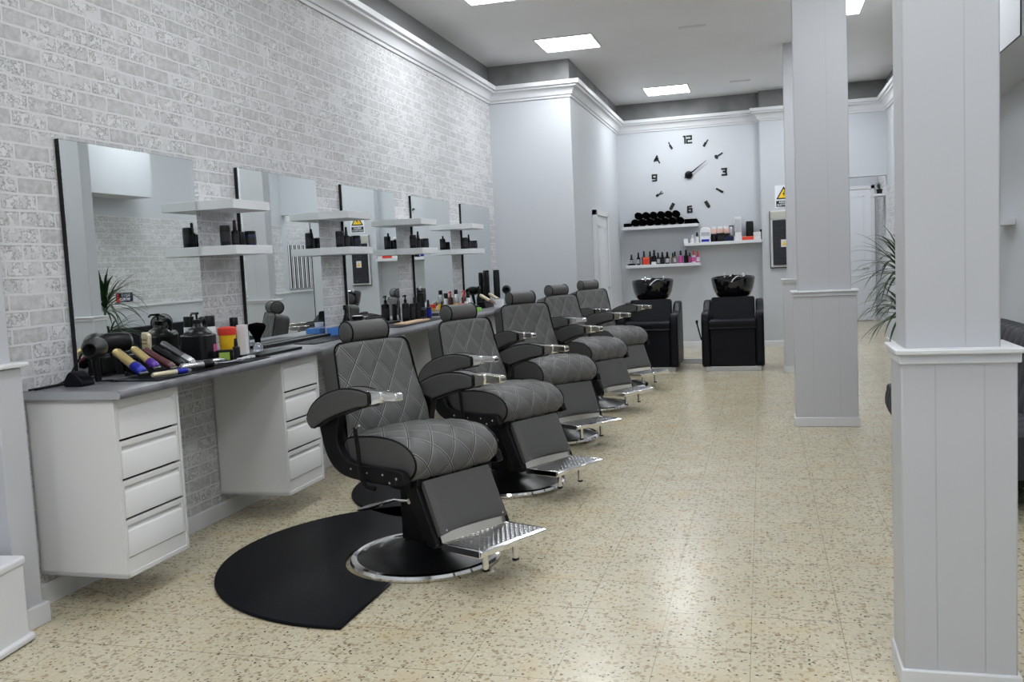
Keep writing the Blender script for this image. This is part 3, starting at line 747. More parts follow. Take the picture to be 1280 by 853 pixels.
# ================================================================ WASH UNITS
def wash_unit():
    t = empty('wash_unit')
    MB().box(-.33, .33, .03, .60, 0, .055).build('plinth', 'steel', t, bevel=.004)
    MB().box(-.27, .27, .03, .62, .055, .52).build('front_panel', 'wleather', t, bevel=.012, seg=3)
    MB().prism(smooth_poly([(.0, .54), (.02, .515), (.3, .51), (.6, .51), (.6, .62), (.3, .625), (.04, .625), (-.005, .60)], 4), -.275, .275, 'x').build('seat', 'wleather', t, bevel=.01)
    side = smooth_poly([(.03, .06), (.30, .055), (.64, .06), (.78, .10), (.80, .40), (.78, .80), (.70, .84), (.58, .82), (.42, .735), (.25, .725), (.10, .725), (.02, .68), (.0, .50), (.005, .25)], 5)
    for s_ in (-1, 1):
        MB().prism(side, s_*.272, s_*.372, 'x').build('arm', 'wleather', t, bevel=.025, seg=3)
    BTt = Matrix.Translation((0, .42, .56)) @ Matrix.Rotation(math.radians(-14), 4, 'X')
    MB().prism(rect_round(-.265, .265, -.03, .33, .03, 4), -.045, .045, 'y', BTt).build('backrest', 'wleather', t, bevel=.015, seg=3)
    bm_ = MB().box(-.10, .10, .64, .80, .06, .90); bm_.build('basin_stand', 'black', t, bevel=.01)
    prof = [(.0, .83), (.10, .83), (.16, .845), (.215, .90), (.25, .98), (.268, 1.06), (.276, 1.115), (.270, 1.125), (.258, 1.118), (.245, 1.06), (.22, .98), (.17, .90), (.08, .87), (0, .867)]
    bT = Matrix.Translation((0, .72, .0)); m_ = MB().lathe(prof, 48, bT, sx=1.0, sy=.92)
    # neck dip at the front of the rim
    for i, v in enumerate(m_.v):
        x, y, z = v
        if z > 1.0 and y < .72:
            fr = math.exp(-(x/.10)**2)*min(1, (.72-y)/.2)
            m_.v[i] = (x, y, z-.055*fr*(z-1.0)/.12)
        x, y, z = m_.v[i]; m_.v[i] = (x, y, z+max(0, (y-.72))*.10)
    m_.build('basin', 'ceramic', t)
    tp = MB()
    for sx_ in (-.11, .13):
        tp.tube([(sx_, .86, 1.10), (sx_, .86, 1.155)], .018).lathe([(.022, 0), (.018, .02), (0, .024)], 12, Matrix.Translation((sx_, .86, 1.155)))
    tp.tube([(0, .88, 1.10), (0, .87, 1.15), (-.02, .80, 1.17), (-.04, .70, 1.13)], .011)
    tp.build('tap', 'chrome', t)
    MB().tube(smooth_poly([(.10, .84, 1.12), (.05, .75, 1.13), (.0, .62, 1.09), (-.02, .52, 1.05)], 5, closed=False), .009).build('spray_hose', 'chrome', t)
    MB().tube([(-.395, .35, .36), (-.415, .30, .46), (-.44, .27, .58)], .009).lathe([(.014, 0), (.014, .04)], 10, Matrix.Translation((-.44, .27, .575))).build('lever', 'black', t)
    return t
wu = wash_unit(); wu.location = (-.372, 11.32, 0)
tag(wu, 'black leather hair wash chair with black basin, the one fully in view', 'wash unit', 'black wash units')
w2 = copy_tree(wu); w2.location = (-1.40, 11.32, 0); tag(w2, 'black leather hair wash chair half hidden behind the farthest barber chair', 'wash unit', 'black wash units')
tag(MB().box(-1.75, -.50, 12.18, 12.24, 0, .065).build('metal_rail', 'steel', bevel=.003), 'low grey metal rail on the floor between the two wash chairs', 'rail')

# ================================================================ BACK WALL SHELVES
BW = YB
def bshelf(x0, x1, z, lab):
    o = MB().box(0, x1-x0, -.225, 0, -.045, 0).build('wall_shelf', 'shelfw', bevel=.002, loc=(x0, BW-.001, z))
    return tag(o, lab, 'shelf', 'long white shelves on the clock wall')
bshelf(-2.08, -.93, 1.912, 'long white shelf under the clock holding black towels')
bshelf(-2.04, -.91, 1.318, 'lower white shelf holding a row of dark bottles')
bshelf(-1.143, -.003, 1.62, 'white shelf on the right holding white tubs and tall boxes')
YF = BW-.12
# rolled towels
tw = None
def towel(r=.05):
    t = MB(); n = 34; pts = []
    for i in range(n): a = i*.55; rr = r*(.25+.75*i/(n-1)); pts.append((rr*math.cos(a), rr*math.sin(a)))
    mb = MB().lathe([(0, -.10), (r*.5, -.102), (r*.85, -.098), (r, -.09), (r*1.02, 0), (r, .09), (r*.85, .098), (r*.5, .102), (0, .10)], 20, Matrix.Rotation(PI/2, 4, 'X'))
    mb.tube([(x, -.101, z) for x, z in pts], r*.09, 5)
    return mb
tz = 1.912
tx = [-1.93+.098*i for i in range(9)]
tw0 = None; cnt = 0
for row, (xs, zz) in enumerate((([-1.885+.1145*i for i in range(7)], tz+.058), ([0]*6, tz+.058+.1015))):
    for q, x in enumerate(xs):
        if tw0 is None: tw0 = towel(.0545).build('rolled_towel', 'towel'); o = tw0
        else: o = tw0.copy(); C.objects.link(o)
        if row: x = -1.828+.1145*q
        o.location = (x, YF-.01, zz); o.rotation_euler.y = cnt*1.3
        tag(o, 'rolled black towel, %s of the %s row under the clock' % (['leftmost', 'second', 'third', 'fourth', 'fifth', 'sixth', 'rightmost'][q] if not (row and q == 5) else 'last on the right', ['lower', 'upper'][row]), 'towel', 'rolled black towels under the clock'); cnt += 1
o = MB()
for i in range(4): o.prism(rect_round(0, .22-.01*i, -.09, .09, .02, 3), .001+i*.018, .018+i*.018, 'z')
tag(o.build('folded_towel', 'towel', bevel=.005, loc=(-1.135, YF, tz)), 'flat folded black towels right of the rolled ones', 'towel')
tag(MB().prism(rect_round(-.0, .11, -.09, .09, .02, 3), 0, .055, 'z').build('folded_towel', 'towel', bevel=.01, loc=(-2.06, YF, tz)), 'small folded black towel at the left end of the upper shelf', 'towel')

def on_shelf(o, px, y, z, lab, cat, grp=None, rz=0):
    k_ = 1.25 if z >= 1.6 else 1.12; zb = 1.62 if z >= 1.6 else 1.318
    p = at(px, 300, Y=YF); o.scale = (k_, 1, k_); o.location = (p.x, y if y else YF, zb+(z-zb)*k_); o.rotation_euler.z = rz
    return tag(o, lab, cat, grp)
def carton(name, wx, wy, h, body, label=None, lab_z=(.2, .7)):
    t = empty(name); MB().box(-wx/2, wx/2, -wy/2, wy/2, 0, h).build('body', body, t, bevel=.002)
    if label: MB().box(-wx/2+.004, wx/2-.004, -wy/2-.0015, -wy/2+.002, h*lab_z[0], h*lab_z[1]).build('label', label, t, smooth=False)
    return t
# right shelf (from left to right)
Z3 = 1.62
on_shelf(carton('small_box', .055, .05, .055, 'pwhite'), 857.5, 0, Z3, 'tiny white box at the left end of the right shelf', 'box')
on_shelf(dropper('white_bottle', .026, .10, 'pwhite', 'pwhite'), 865.5, 0, Z3, 'short white bottle, the left one next to the tiny white box', 'bottle')
on_shelf(dropper('white_bottle', .028, .125, 'pwhite', 'dgrey'), 871.5, 0, Z3, 'taller white bottle with grey top left of the white bag', 'bottle')
bg = empty('product_bag')
MB().prism(smooth_poly([(-.055, 0), (.05, 0), (.062, .06), (.066, .14), (.04, .175), (-.02, .18), (-.055, .16), (-.066, .09)], 4), -.035, .035, 'y').build('pouch', 'pwhite', bg, bevel=.015, seg=3)
MB().box(-.048, .044, -.037, -.03, .005, .035).build('blue_band', 'blue', bg)
MB().box(-.05, .05, -.037, -.03, .075, .12).build('grey_print', 'silver', bg)
on_shelf(bg, 882, 0, Z3, 'puffy white product bag with a blue band at the bottom', 'bag')
for i, (px, b) in enumerate(((892.5, 'pinkw'), (900.5, 'pinkw'), (908, 'pinkw'))):
    t = on_shelf(can('hair_jar', .038, .095, 'pblack', 'pwhite', .0, label=None), px, YF+.03, Z3, ['dark jar stacked lowest left behind the small black box', 'dark jar standing directly behind the small black box', 'dark jar standing right behind the small black box'][i], 'jar', 'dark jars in the row')
    c2 = can('hair_jar', .036, .085, b, 'pwhite', .028)
    on_shelf(c2, px, YF+.03, Z3+.097, ['pink jar with white lid on top, left of three', 'pink jar with white lid on top, middle of three', 'pink jar with white lid on top, right of three'][i], 'jar', 'pink jars stacked on dark jars')
on_shelf(carton('small_box', .085, .05, .10, 'pblack', 'dgrey'), 901.5, YF-.06, Z3, 'small black box standing in front of the pink lidded jars', 'box')
on_shelf(carton('small_box', .12, .05, .055, 'navy'), 912.5, YF-.06, Z3, 'low dark navy box right of the small black box', 'box')
on_shelf(can('silver_can', .030, .185, 'silver', 'pblack', .012), 914.5, YF+.05, Z3, 'grey metallic can left of the tall pale carton', 'can')
on_shelf(carton('tall_carton', .075, .06, .285, 'pwhite', 'silver', (.35, .9)), 923, YF+.02, Z3, 'tallest pale carton on the right shelf', 'box')
on_shelf(carton('small_box', .05, .04, .055, 'pwhite'), 920, YF-.065, Z3, 'little white box in front of the tall carton, left one', 'box')
on_shelf(carton('small_box', .045, .04, .052, 'pwhite'), 925.5, YF-.065, Z3, 'little white box in front of the tall carton, right one', 'box')
on_shelf(can('black_canister', .045, .225, 'pblack', 'dgrey', .02), 937.5, YF+.03, Z3, 'tall black canister near the right end of the right shelf', 'can')
on_shelf(carton('flat_box', .135, .07, .042, 'orange', 'red', (.2, .8)), 935, YF-.06, Z3, 'flat red orange box in front of the tall black canister', 'box')
for r_ in range(2):
    for c_ in range(2):
        on_shelf(carton('white_cube_box', .048, .05, .045, 'pwhite'), 944.5+4.2*c_, YF-.02, Z3+.047*r_, ['lower', 'upper'][r_]+' '+['left', 'right'][c_]+' box of the four stacked small white boxes', 'box', 'four small white boxes stacked at the shelf end')
on_shelf(can('thin_tube', .012, .12, 'pblack'), 951.3, YF, Z3, 'thin black tube at the right end of the right shelf', 'tube')
# lower shelf
Z2 = 1.318
on_shelf(dropper('dropper_bottle', .024, .14, 'pblack', 'pblack', label='silver'), 788.5, 0, Z2+.012, 'small black bottle standing in a dark dish at the left end', 'bottle')
on_shelf(MB().lathe([(0, 0), (.05, .001), (.06, .022), (.056, .022), (.046, .008), (0, .007)], 24).build('small_dish', 'pblack'), 788.5, 0, Z2, 'small dark dish at the left end of the lower shelf', 'dish')
data = [(797.3, .020, .175, 'pblack', 'pblack', 'silver', 'left most tall black bottle beside the red labelled tub'), (804, .024, .19, 'pblack', 'dgrey', None, 'tall black bottle behind the left edge of the red labelled tub'),
        (812, .024, .185, 'dgrey', 'pblack', None, 'dark grey bottle behind the red labelled tub'), (816.8, .025, .20, 'pblack', 'pblack', 'dgrey', 'tallest black bottle right of the red labelled tub'),
        (822, .022, .16, 'pblack', 'pblack', 'silver', 'black bottle with grey label behind the little white box'),
        (827, .026, .165, 'pblack', 'pblack', 'dgrey', 'black pointed bottle, first of the pair in mid shelf'), (833.5, .026, .165, 'pblack', 'pblack', 'silver', 'black pointed bottle, second of the pair in mid shelf'),
        (840, .018, .15, 'brown', 'pblack', None, 'slim bottle with brown base left of the magenta bottles'), (843, .022, .165, 'brown', 'pblack', 'silver', 'bottle with black cap, silver label and brown base'),
        (850, .024, .175, 'violet', 'pblack', 'pink', 'violet bottle with pink label and black cap'), (857, .026, .18, 'pblack', 'pblack', None, 'plain tall black bottle right of the violet bottle'),
        (861.5, .022, .14, 'violet', 'dgrey', 'pink', 'pinkish violet bottle with grey cap'), (866.5, .024, .165, 'pwhite', 'red', 'pink', 'white and pink bottle with red top'), (871.5, .024, .16, 'pink', 'red', 'pwhite', 'pink and red bottle at the right end')]
for i, (px, r, h, b, c_, l_, lab) in enumerate(data):
    on_shelf(dropper('hair_tonic_bottle', r*1.22, h, b, c_, label=l_), px, YF+(.02 if i % 2 else -.01), Z2, lab+' on the lower shelf', 'bottle', 'bottles on the lower shelf of the clock wall')
on_shelf(carton('product_tub', .085, .06, .105, 'orange', 'red', (.15, .75)), 807.5, YF-.075, Z2, 'red orange tub in front of the black bottles', 'tub')
on_shelf(carton('small_box', .06, .05, .036, 'pwhite'), 817, YF-.075, Z2, 'little white box right of the red orange tub', 'box')

# ---- clock: stick-on numerals and barber tools
ck = empty('wall_clock', (-1.06, YB-.004, 2.66)); tag(ck, 'large black stick-on wall clock with barber tool markers', 'clock')
def strokes(name, lines, cx, cz, s_, wd=.025, parent=ck):
    mb = MB()
    for ln in lines:
        mb2 = [(cx+x*s_, 0, cz+z*s_) for x, z in ln]
        for a, b in zip(mb2[:-1], mb2[1:]):
            dx, dz = b[0]-a[0], b[2]-a[2]; l_ = math.hypot(dx, dz); ux, uz = dx/l_, dz/l_; e = wd*.5
            T = Matrix(((ux, 0, -uz, a[0]), (0, 1, 0, 0), (uz, 0, ux, a[2]), (0, 0, 0, 1)))
            mb.box(-e*.9, l_+e*.9, -.004, 0, -e, e, T)
    return mb.build(name, 'signk', parent, bevel=.002)
strokes('numeral', [[(-1.15, 1), (-.8, 1), (-.8, -1)], [(-.2, 1), (1.1, 1), (1.1, 0), (-.2, 0), (-.2, -1), (1.15, -1)]], 0, .535, .050)
strokes('numeral', [[(-.7, 1), (.7, 1), (.55, .05), (-.2, .05)], [(.55, .05), (.75, -1), (-.7, -1)]], .53, .01, .045)
strokes('numeral', [[(.6, 1), (-.6, .9), (-.7, -1), (.7, -1), (.7, .1), (-.6, .1)]], 0, -.52, .043)
strokes('numeral', [[(-.6, -1), (.6, -.9), (.7, 1), (-.7, 1), (-.7, -.1), (.6, -.1)]], -.52, -.01, .045)
def marker(ang, kind):
    a = math.radians(ang); x, z = .53*math.sin(a), .53*math.cos(a)
    d = (math.sin(a), math.cos(a))
    T = Matrix(((d[1], 0, d[0], x), (0, 1, 0, 0), (-d[0], 0, d[1], z), (0, 0, 0, 1))) @ Matrix.Diagonal((1.5, 1, 1.15, 1))
    mb = MB()
    def b(x0, x1, z0, z1, rot=0, ox=0, oz=0): mb.box(x0, x1, -.004, 0, z0, z1, T @ Matrix.Translation((ox, 0, oz)) @ Matrix.Rotation(rot, 4, 'Y'))
    if kind == 'razor': b(-.012, .012, -.05, .01); b(-.006, .006, .0, .055, .12)
    elif kind == 'brush': mb.prism(smooth_poly([(-.012, -.02), (-.022, -.045), (0, -.062), (.022, -.045), (.012, -.02)], 3), -.004, 0, 'y', T); b(-.007, .007, -.025, .055)
    elif kind == 'dryer': b(-.02, .02, .0, .04); b(-.008, .008, -.05, .01, .5); b(-.035, .035, .02, .045)
    elif kind == 'scissors': b(-.004, .005, -.055, .01, .25, 0, 0); b(-.005, .004, -.055, .01, -.25, 0, 0); b(-.018, -.002, .01, .045, .2); b(.002, .018, .01, .045, -.2)
    elif kind == 'clipper': b(-.017, .017, -.045, .045); b(-.012, .012, .045, .056)
    elif kind == 'comb': b(-.009, .009, -.055, .05); b(.009, .014, .0, .05)
    mb.build('tool_marker', 'signk', ck, smooth=False)
for a, kd in ((30, 'razor'), (60, 'brush'), (120, 'comb'), (150, 'clipper'), (210, 'clipper'), (240, 'scissors'), (300, 'dryer'), (330, 'razor')): marker(a, kd)
MB().lathe([(0, .0), (.058, 0), (.058, .02), (.05, .026), (0, .028)], 32, Matrix.Rotation(PI/2, 4, 'X')).build('hub', 'pblack', ck)
def hand(name, ang, l_, tail, wd):
    a = math.radians(ang); T = Matrix.Rotation(a, 4, 'Y')
    MB().prism([(-wd, -tail), (wd, -tail), (wd*.7, l_*.5), (wd*.25, l_), (-wd*.25, l_), (-wd*.7, l_*.5)], -.034, -.028, 'y', T).build(name, 'signk', ck, smooth=False)
hand('minute_hand', 54, .335, .075, .010); hand('hour_hand', 55, .20, .05, .014)

# ---- warning sign, fuse box on the pier
sg = empty('warning_sign', (.325, YP-.001, 2.235)); sg.scale = (1.1, 1, 1.1); tag(sg, 'white electrical hazard sign with yellow triangle above the fuse box', 'sign')
MB().box(-.115, .115, -.004, 0, -.15, .15).build('plate', 'signw', sg, smooth=False)
MB().prism([(-.10, -.035), (.10, -.035), (0, .135)], -.006, -.004, 'y').build('triangle_border', 'signk', sg, smooth=False)
MB().prism([(-.072, -.018), (.072, -.018), (0, .103)], -.0075, -.006, 'y').build('triangle', 'signy', sg, smooth=False)
MB().prism([(.010, .075), (-.018, .028), (-.003, .030), (-.012, -.006), (.020, .042), (.004, .040), (.018, .075)], -.009, -.0075, 'y').build('lightning_bolt', 'signk', sg, smooth=False)
MB().box(-.10, .10, -.006, -.004, -.135, -.055).build('black_strip', 'signk', sg, smooth=False)
TX = Matrix.Translation((0, -.0075, -.078)) @ Matrix.Rotation(PI/2, 4, 'X')
text_mesh('lettering', 'RIESGO', .038, TX, 'signw', sg, .0008, .0006)
text_mesh('lettering', 'ELECTRICO', .034, Matrix.Translation((0, -.0075, -.113)) @ Matrix.Rotation(PI/2, 4, 'X'), 'signw', sg, .0008, .0006)
fb = empty('fuse_box', (.29, YP-.001, 1.19)); tag(fb, 'recessed fuse box with a smoked dark door on the pier by the far columns', 'fuse box')
MB().box(-.175, .175, -.03, 0, 0, .84).build('frame', 'trimw', fb, bevel=.004)
MB().box(-.165, .165, -.036, -.029, .71, .825).build('top_panel', 'beige', fb, smooth=False)
dr = MB().box(-.135, .150, -.055, -.03, .035, .70).build('door', 'fuse', fb, bevel=.006)
for zz in (.16, .30, .44, .58):
    MB().box(-.11, .12, -.058, -.054, zz, zz+.012).build('breaker_row', 'dgrey', dr, smooth=False)
MB().box(-.02, .07, -.059, -.055, .30, .41).build('label', 'pwhite', dr, smooth=False)
MB().prism([(-.01, .325), (.06, .325), (.025, .39)], -.060, -.0585, 'y').build('warning_mark', 'signy', dr, smooth=False)
MB().box(-.175, .175, -.034, -.028, -.012, .004).box(-.178, -.168, -.034, -.028, 0, .84).build('edge_seal', 'signk', fb, smooth=False)

# ---- right wall: small shelf, gap line of the boxing, sofa, bench, striped cloth, sticker, plant shelf
tag(MB().box(-.20, 0, -.2, .17, -.04, 0).build('wall_shelf', 'shelfw', bevel=.002, loc=(RX-.001, 7.48, 1.575)), 'small white shelf on the right wall, just right of the near column', 'shelf')
tag(MB().tube([(1.346, 5.494, 3.75), (1.346, 5.494, 2.506), (1.346, 6.6, 2.496)], .004, 6).build('cable', 'pblack'), 'thin black tube added as the dark gap line along the edge of the boxed-in wall, top right corner', 'cable')  # tube stands in for the dark gap line at the boxing edge
sf = empty('sofa', (1.28, 6.05, 0)); tag(sf, 'dark grey sofa with channel stitched back, behind the near column', 'sofa')
def channel_cushion(y0, y1, prof, n, name, parent):
    mb = MB(); steps = n*8
    for i in range(steps+1):
        yy = y0+(y1-y0)*i/steps; h = .016*abs(math.sin(PI*i/8))**.6
        cxm = sum(p[0] for p in prof)/len(prof); czm = sum(p[1] for p in prof)/len(prof)
        e = 1-.10*math.exp(-min(i, steps-i)/3)
        for x, z in prof:
            dx, dz = x-cxm, z-czm; l_ = math.hypot(dx, dz)
            f = e*(1+(h-.012)/l_); mb.v.append((cxm+dx*f, yy, czm+dz*f))
    m_ = len(prof)
    for i in range(steps):
        for j in range(m_): mb.f.append([i*m_+j, i*m_+(j+1) % m_, (i+1)*m_+(j+1) % m_, (i+1)*m_+j]); mb.mi.append(0)
    mb.f += [list(range(m_)), [steps*m_+j for j in range(m_)]]; mb.mi += [0, 0]
    return mb.build(name, 'sofa', parent)
seatp = smooth_poly([(-.40, .20), (-.44, .28), (-.43, .38), (-.38, .43), (.0, .44), (.28, .44), (.28, .19), (0, .18), (-.34, .17)], 3)
backp = smooth_poly([(.10, .42), (.14, .62), (.19, .84), (.24, .885), (.33, .88), (.40, .83), (.42, .60), (.40, .35), (.2, .34)], 3)
channel_cushion(-.95, 1.13, seatp, 14, 'seat', sf); channel_cushion(-.95, 1.13, backp, 16, 'backrest', sf)
MB().box(-.33, .38, -.90, 1.05, .14, .20).build('frame', 'black', sf, bevel=.01)
for lx in (-.37, .34):
    for ly in (-.85, 1.0):
        MB().tube([(lx, ly, .16), (lx-.005, ly, .0)], [.012, .010], 10).build('leg', 'chrome' if lx < 0 else 'black', sf)
bn = empty('bench', (1.645, 10.40, 0)); tag(bn, 'low black bench against the right wall beyond the columns, seen in the nearest mirror', 'bench')
channel_cushion(-.85, .85, smooth_poly([(-.07, .40), (-.08, .47), (-.05, .50), (.06, .50), (.07, .40)], 3), 12, 'seat', bn).data.materials[0] = M['wleather']
MB().prism(rect_round(-.85, .85, .50, .84, .04, 4), .02, .075, 'x').build('backrest', 'wleather', bn, bevel=.015)
for ly in (-.75, .75): MB().box(-.06, .07, ly-.02, ly+.02, 0, .42).build('leg', 'black', bn, bevel=.004)
cs = MB()
for i in range(60):
    y = -.6+1.2*i/59; cs.v += [(-.02-.008*math.sin(i*.9), y, 0), (-.02-.008*math.sin(i*.9), y, .80), (-.008-.008*math.sin(i*.9), y, 0), (-.008-.008*math.sin(i*.9), y, .80)]
for i in range(59):
    a = i*4; cs.f += [[a, a+4, a+5, a+1], [a+2, a+3, a+7, a+6], [a, a+2, a+6, a+4], [a+1, a+5, a+7, a+3]]; cs.mi += [0]*4
cs.f += [[0, 1, 3, 2], [236, 238, 239, 237]]; cs.mi += [0, 0]
tag(cs.build('striped_cloth', 'stripe', loc=(CX2-.005, 15.3, 1.17)), 'black and white striped cloth on the far right wall, seen in the second mirror', 'cloth')
st = empty('wall_sticker', (RX-.002, 10.05, 1.235)); tag(st, 'small dark blue and white sticker low on the papered right wall', 'sticker')
MB().prism(rect_round(-.16, .16, -.06, .06, .02, 3), -.006, 0, 'x').build('plate', 'navy', st, smooth=False)
MB().prism([(-.155, -.055), (-.09, -.055), (-.13, .055), (-.155, .055)], -.0075, -.006, 'x').build('red_corner', 'red', st, smooth=False)
RT = Matrix(((0, 0, -1, -.008), (-1, 0, 0, 0), (0, 1, 0, 0), (0, 0, 0, 1)))
text_mesh('lettering', 'MEN\u2019S', .06, Matrix.Translation((0, .02, .026)) @ RT, 'signw', st, .0008, .001)
text_mesh('lettering', 'WORLD', .055, Matrix.Translation((0, .0, -.028)) @ RT, 'signw', st, .0008, .001)
ps = tag(MB().box(-.22, 0, -.2, .4, -.035, 0).build('wall_shelf', 'shelfw', bevel=.002, loc=(CX2-.001, 17.6, 2.36)), 'small white shelf on the papered corridor wall holding a potted plant', 'shelf')

# plants
def leaf_blade(mb, base, az, el, L, wd, droop, n=9):
    d = Vector((math.cos(az)*math.cos(el), math.sin(az)*math.cos(el), math.sin(el))); side = Vector((-math.sin(az), math.cos(az), 0))
    p = Vector(base); v0 = len(mb.v); sgl = L/n
    for i in range(n+1):
        f = i/n; w_ = wd*(math.sin(PI*min(1, f*.9+.08))**.7)*(1-f*.55) if i < n else .0008
        mb.v += [tuple(p-side*w_+Vector((0, 0, w_*.35))), tuple(p), tuple(p+side*w_+Vector((0, 0, w_*.35)))]
        p = p+d*sgl; d = (d+Vector((0, 0, -droop*sgl/L*(.5+f)))).normalized()
    for i in range(n):
        a = v0+i*3
        mb.f += [[a, a+1, a+4, a+3], [a+1, a+2, a+5, a+4]]; mb.mi += [0, 0]
def pot(r, h, m, parent):
    return MB().lathe([(0, 0), (r*.72, 0), (r*.75, .01), (r*.96, h*.9), (r*1.03, h*.9), (r*1.03, h), (r*.92, h), (r*.9, h*.88), (0, h*.87)], 28).build('pot', m, parent)
pp = empty('potted_palm', (1.39, 9.1, 0)); tag(pp, 'tall potted palm with long drooping leaves behind the near column', 'plant')
pot(.13, .32, 'pblack', pp)
MB().lathe([(0, .27), (.11, .272), (0, .285)], 20).build('soil', 'soil', pp)
MB().tube([(0, 0, .27), (-.04, .01, .6), (-.12, 0, 1.15)], [.018, .015, .013]).tube([(.03, 0, .27), (-.04, .02, .5), (-.12, .03, .80)], [.014, .012, .010]).build('stem', 'stem', pp)
random.seed(5)
lf = MB()
for i in range(80):
    a_ = random.uniform(0, 2*PI); leaf_blade(lf, (-.12, 0, 1.08+.14*random.random()), a_, random.uniform(-.1, 1.35), random.uniform(.45, .70)*(.55 if math.cos(a_) > .2 else 1), .017, random.uniform(1.0, 2.3))
for i in range(56):
    a_ = random.uniform(0, 2*PI); leaf_blade(lf, (-.12, .03, .76+.10*random.random()), a_, random.uniform(-.2, 1.0), random.uniform(.40, .62)*(.55 if math.cos(a_) > .2 else 1), .016, random.uniform(1.0, 2.2))
fo = lf.build('foliage', 'leaf', pp)
sp3 = empty('small_potted_plant', (2.04, 17.6, 2.36)); tag(sp3, 'little dark potted plant on the small corridor shelf', 'plant')
pot(.055, .09, 'pblack', sp3)
lf = MB()
for i in range(26): leaf_blade(lf, (0, 0, .08), random.uniform(0, 2*PI), random.uniform(.5, 1.5), random.uniform(.10, .16), .010, .8, 5)
lf.build('foliage', 'leaf', sp3)

# ---- bin
bn2 = empty('pedal_bin', (-2.965, 2.775, 0), 0); bn2.rotation_euler.z = math.radians(8); tag(bn2, 'white plastic bin with rounded lid at the bottom left edge', 'bin')
MB().prism(rect_round(-.105, .10, -.20, .125, .02, 4), .028, .315, 'z').build('body', 'pwhite', bn2, bevel=.004)
MB().prism(rect_round(-.112, .108, -.21, .132, .025, 4), .315, .350, 'z').build('lid', 'pwhite', bn2, bevel=.010, seg=3)
MB().prism(rect_round(-.115, .118, -.215, .140, .025, 4), .004, .032, 'z').build('foot', 'pwhite', bn2, bevel=.008)

# ================================================================ THINGS ON THE WORKTOP
def wy(px, X, z=CT):
    """distance along the worktop of the point above which the photo shows pixel column px"""
    lo, hi = 2.5, 11.0
    for _ in range(40):
        mid = (lo+hi)/2; v = Vector((X, mid, z-CAM_H)); c = (v.dot(RGT), v.dot(FWD))
        if 640+FPX*c[0]/c[1] < px: lo = mid
        else: hi = mid
    return (lo+hi)/2
def put(o, px, X, lab, cat, grp=None, rz=0, dz=0):
    o.location = (X, wy(px, X), CT+.0008+dz); o.rotation_euler.z = rz
    return tag(o, lab, cat, grp)

# long black mats along the front edge and at the stations
def flat(name, px0, px1, X0, X1, m, lab, cat, th=.004, skew=0, dz=0):
    ya, yb = wy(px0, (X0+X1)/2), wy(px1, (X0+X1)/2)
    o = MB().prism([(X0, ya+skew), (X1, ya), (X1, yb), (X0, yb+skew)], 0, th, 'z').build(name, m, bevel=.001, loc=(0, 0, CT+.0008+dz))
    return tag(o, lab, cat)
flat('tool_mat', 168, 312, -2.93, -2.665, 'mat_', 'long black mat under the clippers on the near end of the worktop', 'mat')
flat('comb_case', 312, 366, -2.86, -2.73, 'pblack', 'black slatted comb case lying at the end of the clipper mat', 'case', .016, dz=.0)
flat('mirror_tray', 322, 408, -3.10, -3.03, 'pblack', 'narrow black tray along the foot of the second mirror', 'tray', .02)
flat('tool_mat', 378, 432, -2.98, -2.80, 'mat_', 'small black mat beside the blue tissue box', 'mat', .004, .05)
flat('mirror_tray', 452, 496, -3.10, -3.04, 'pblack', 'narrow black tray along the foot of the third mirror', 'tray', .02)
flat('tool_mat', 484, 548, -2.99, -2.76, 'mat_', 'black mat in front of the group of dark bottles', 'mat', .004)
flat('wooden_tray', 500, 530, -2.93, -2.82, 'wood', 'pale wooden tray lying on the black mat', 'tray', .012, dz=.0045)
flat('mirror_tray', 541, 567, -3.10, -2.98, 'gunmetal', 'grey tray along the foot of the fourth mirror', 'tray', .03)
# cables along the wall
cb_ = MB()
pts = [(-3.095, 3.27, CT+.007), (-3.098, 3.5, CT+.007), (-3.09, 3.56, CT+.008), (-3.07, 3.60, CT+.007)]
cb_.tube(smooth_poly(pts, 6, closed=False), .006, 8)
tag(cb_.build('power_cable', 'pblack'), 'black power cable running along the wall at the near end of the worktop', 'cable')
cb_ = MB().tube(smooth_poly([(-3.118, 3.26, CT+.0055), (-3.118, 3.42, CT+.0055), (-3.105, 3.48, CT+.03), (-3.085, 3.53, CT+.10), (-3.075, 3.57, CT+.15), (-3.08, 3.60, CT+.09)], 6, closed=False), .0045, 8)
tag(cb_.build('power_cable', 'pblack'), 'thin black cable looping up beside the hair dryers', 'cable')

def hair_dryer():
    t = empty('hair_dryer')
    T = Matrix.Translation((0, 0, .165)) @ Matrix.Rotation(PI/2, 4, 'X')
    MB().lathe([(.034, -.10), (.045, -.09), (.052, -.04), (.050, .02), (.036, .07), (.030, .09), (.026, .09), (.0, .06)], 24, T).build('barrel', 'pblack', t)
    MB().lathe([(.046, .075), (.044, .085), (.0, .086)], 24, Matrix.Translation((0, .012, .165)) @ Matrix.Rotation(-PI/2, 4, 'X')).build('air_inlet', 'gunmetal', t)
    MB().tube([(0, .01, .13), (0, .03, .06), (0, .045, .012)], [.021, .017, .015], 12).build('handle', 'satin', t)
    MB().tube(smooth_poly([(0, .045, .012), (.02, .07, .008), (.06, .06, .008), (.08, .02, .008)], 4, closed=False), .005).build('cord', 'pblack', t)
    return t
hd = hair_dryer(); put(hd, 121, -2.93, 'black hair dryer nearest the viewer, at the foot of the first mirror', 'hair dryer', 'black hair dryers on the worktop', .5)
o = copy_tree(hd); put(o, 141, -3.07, 'black hair dryer standing just behind the nearest one', 'hair dryer', 'black hair dryers on the worktop', -.4)
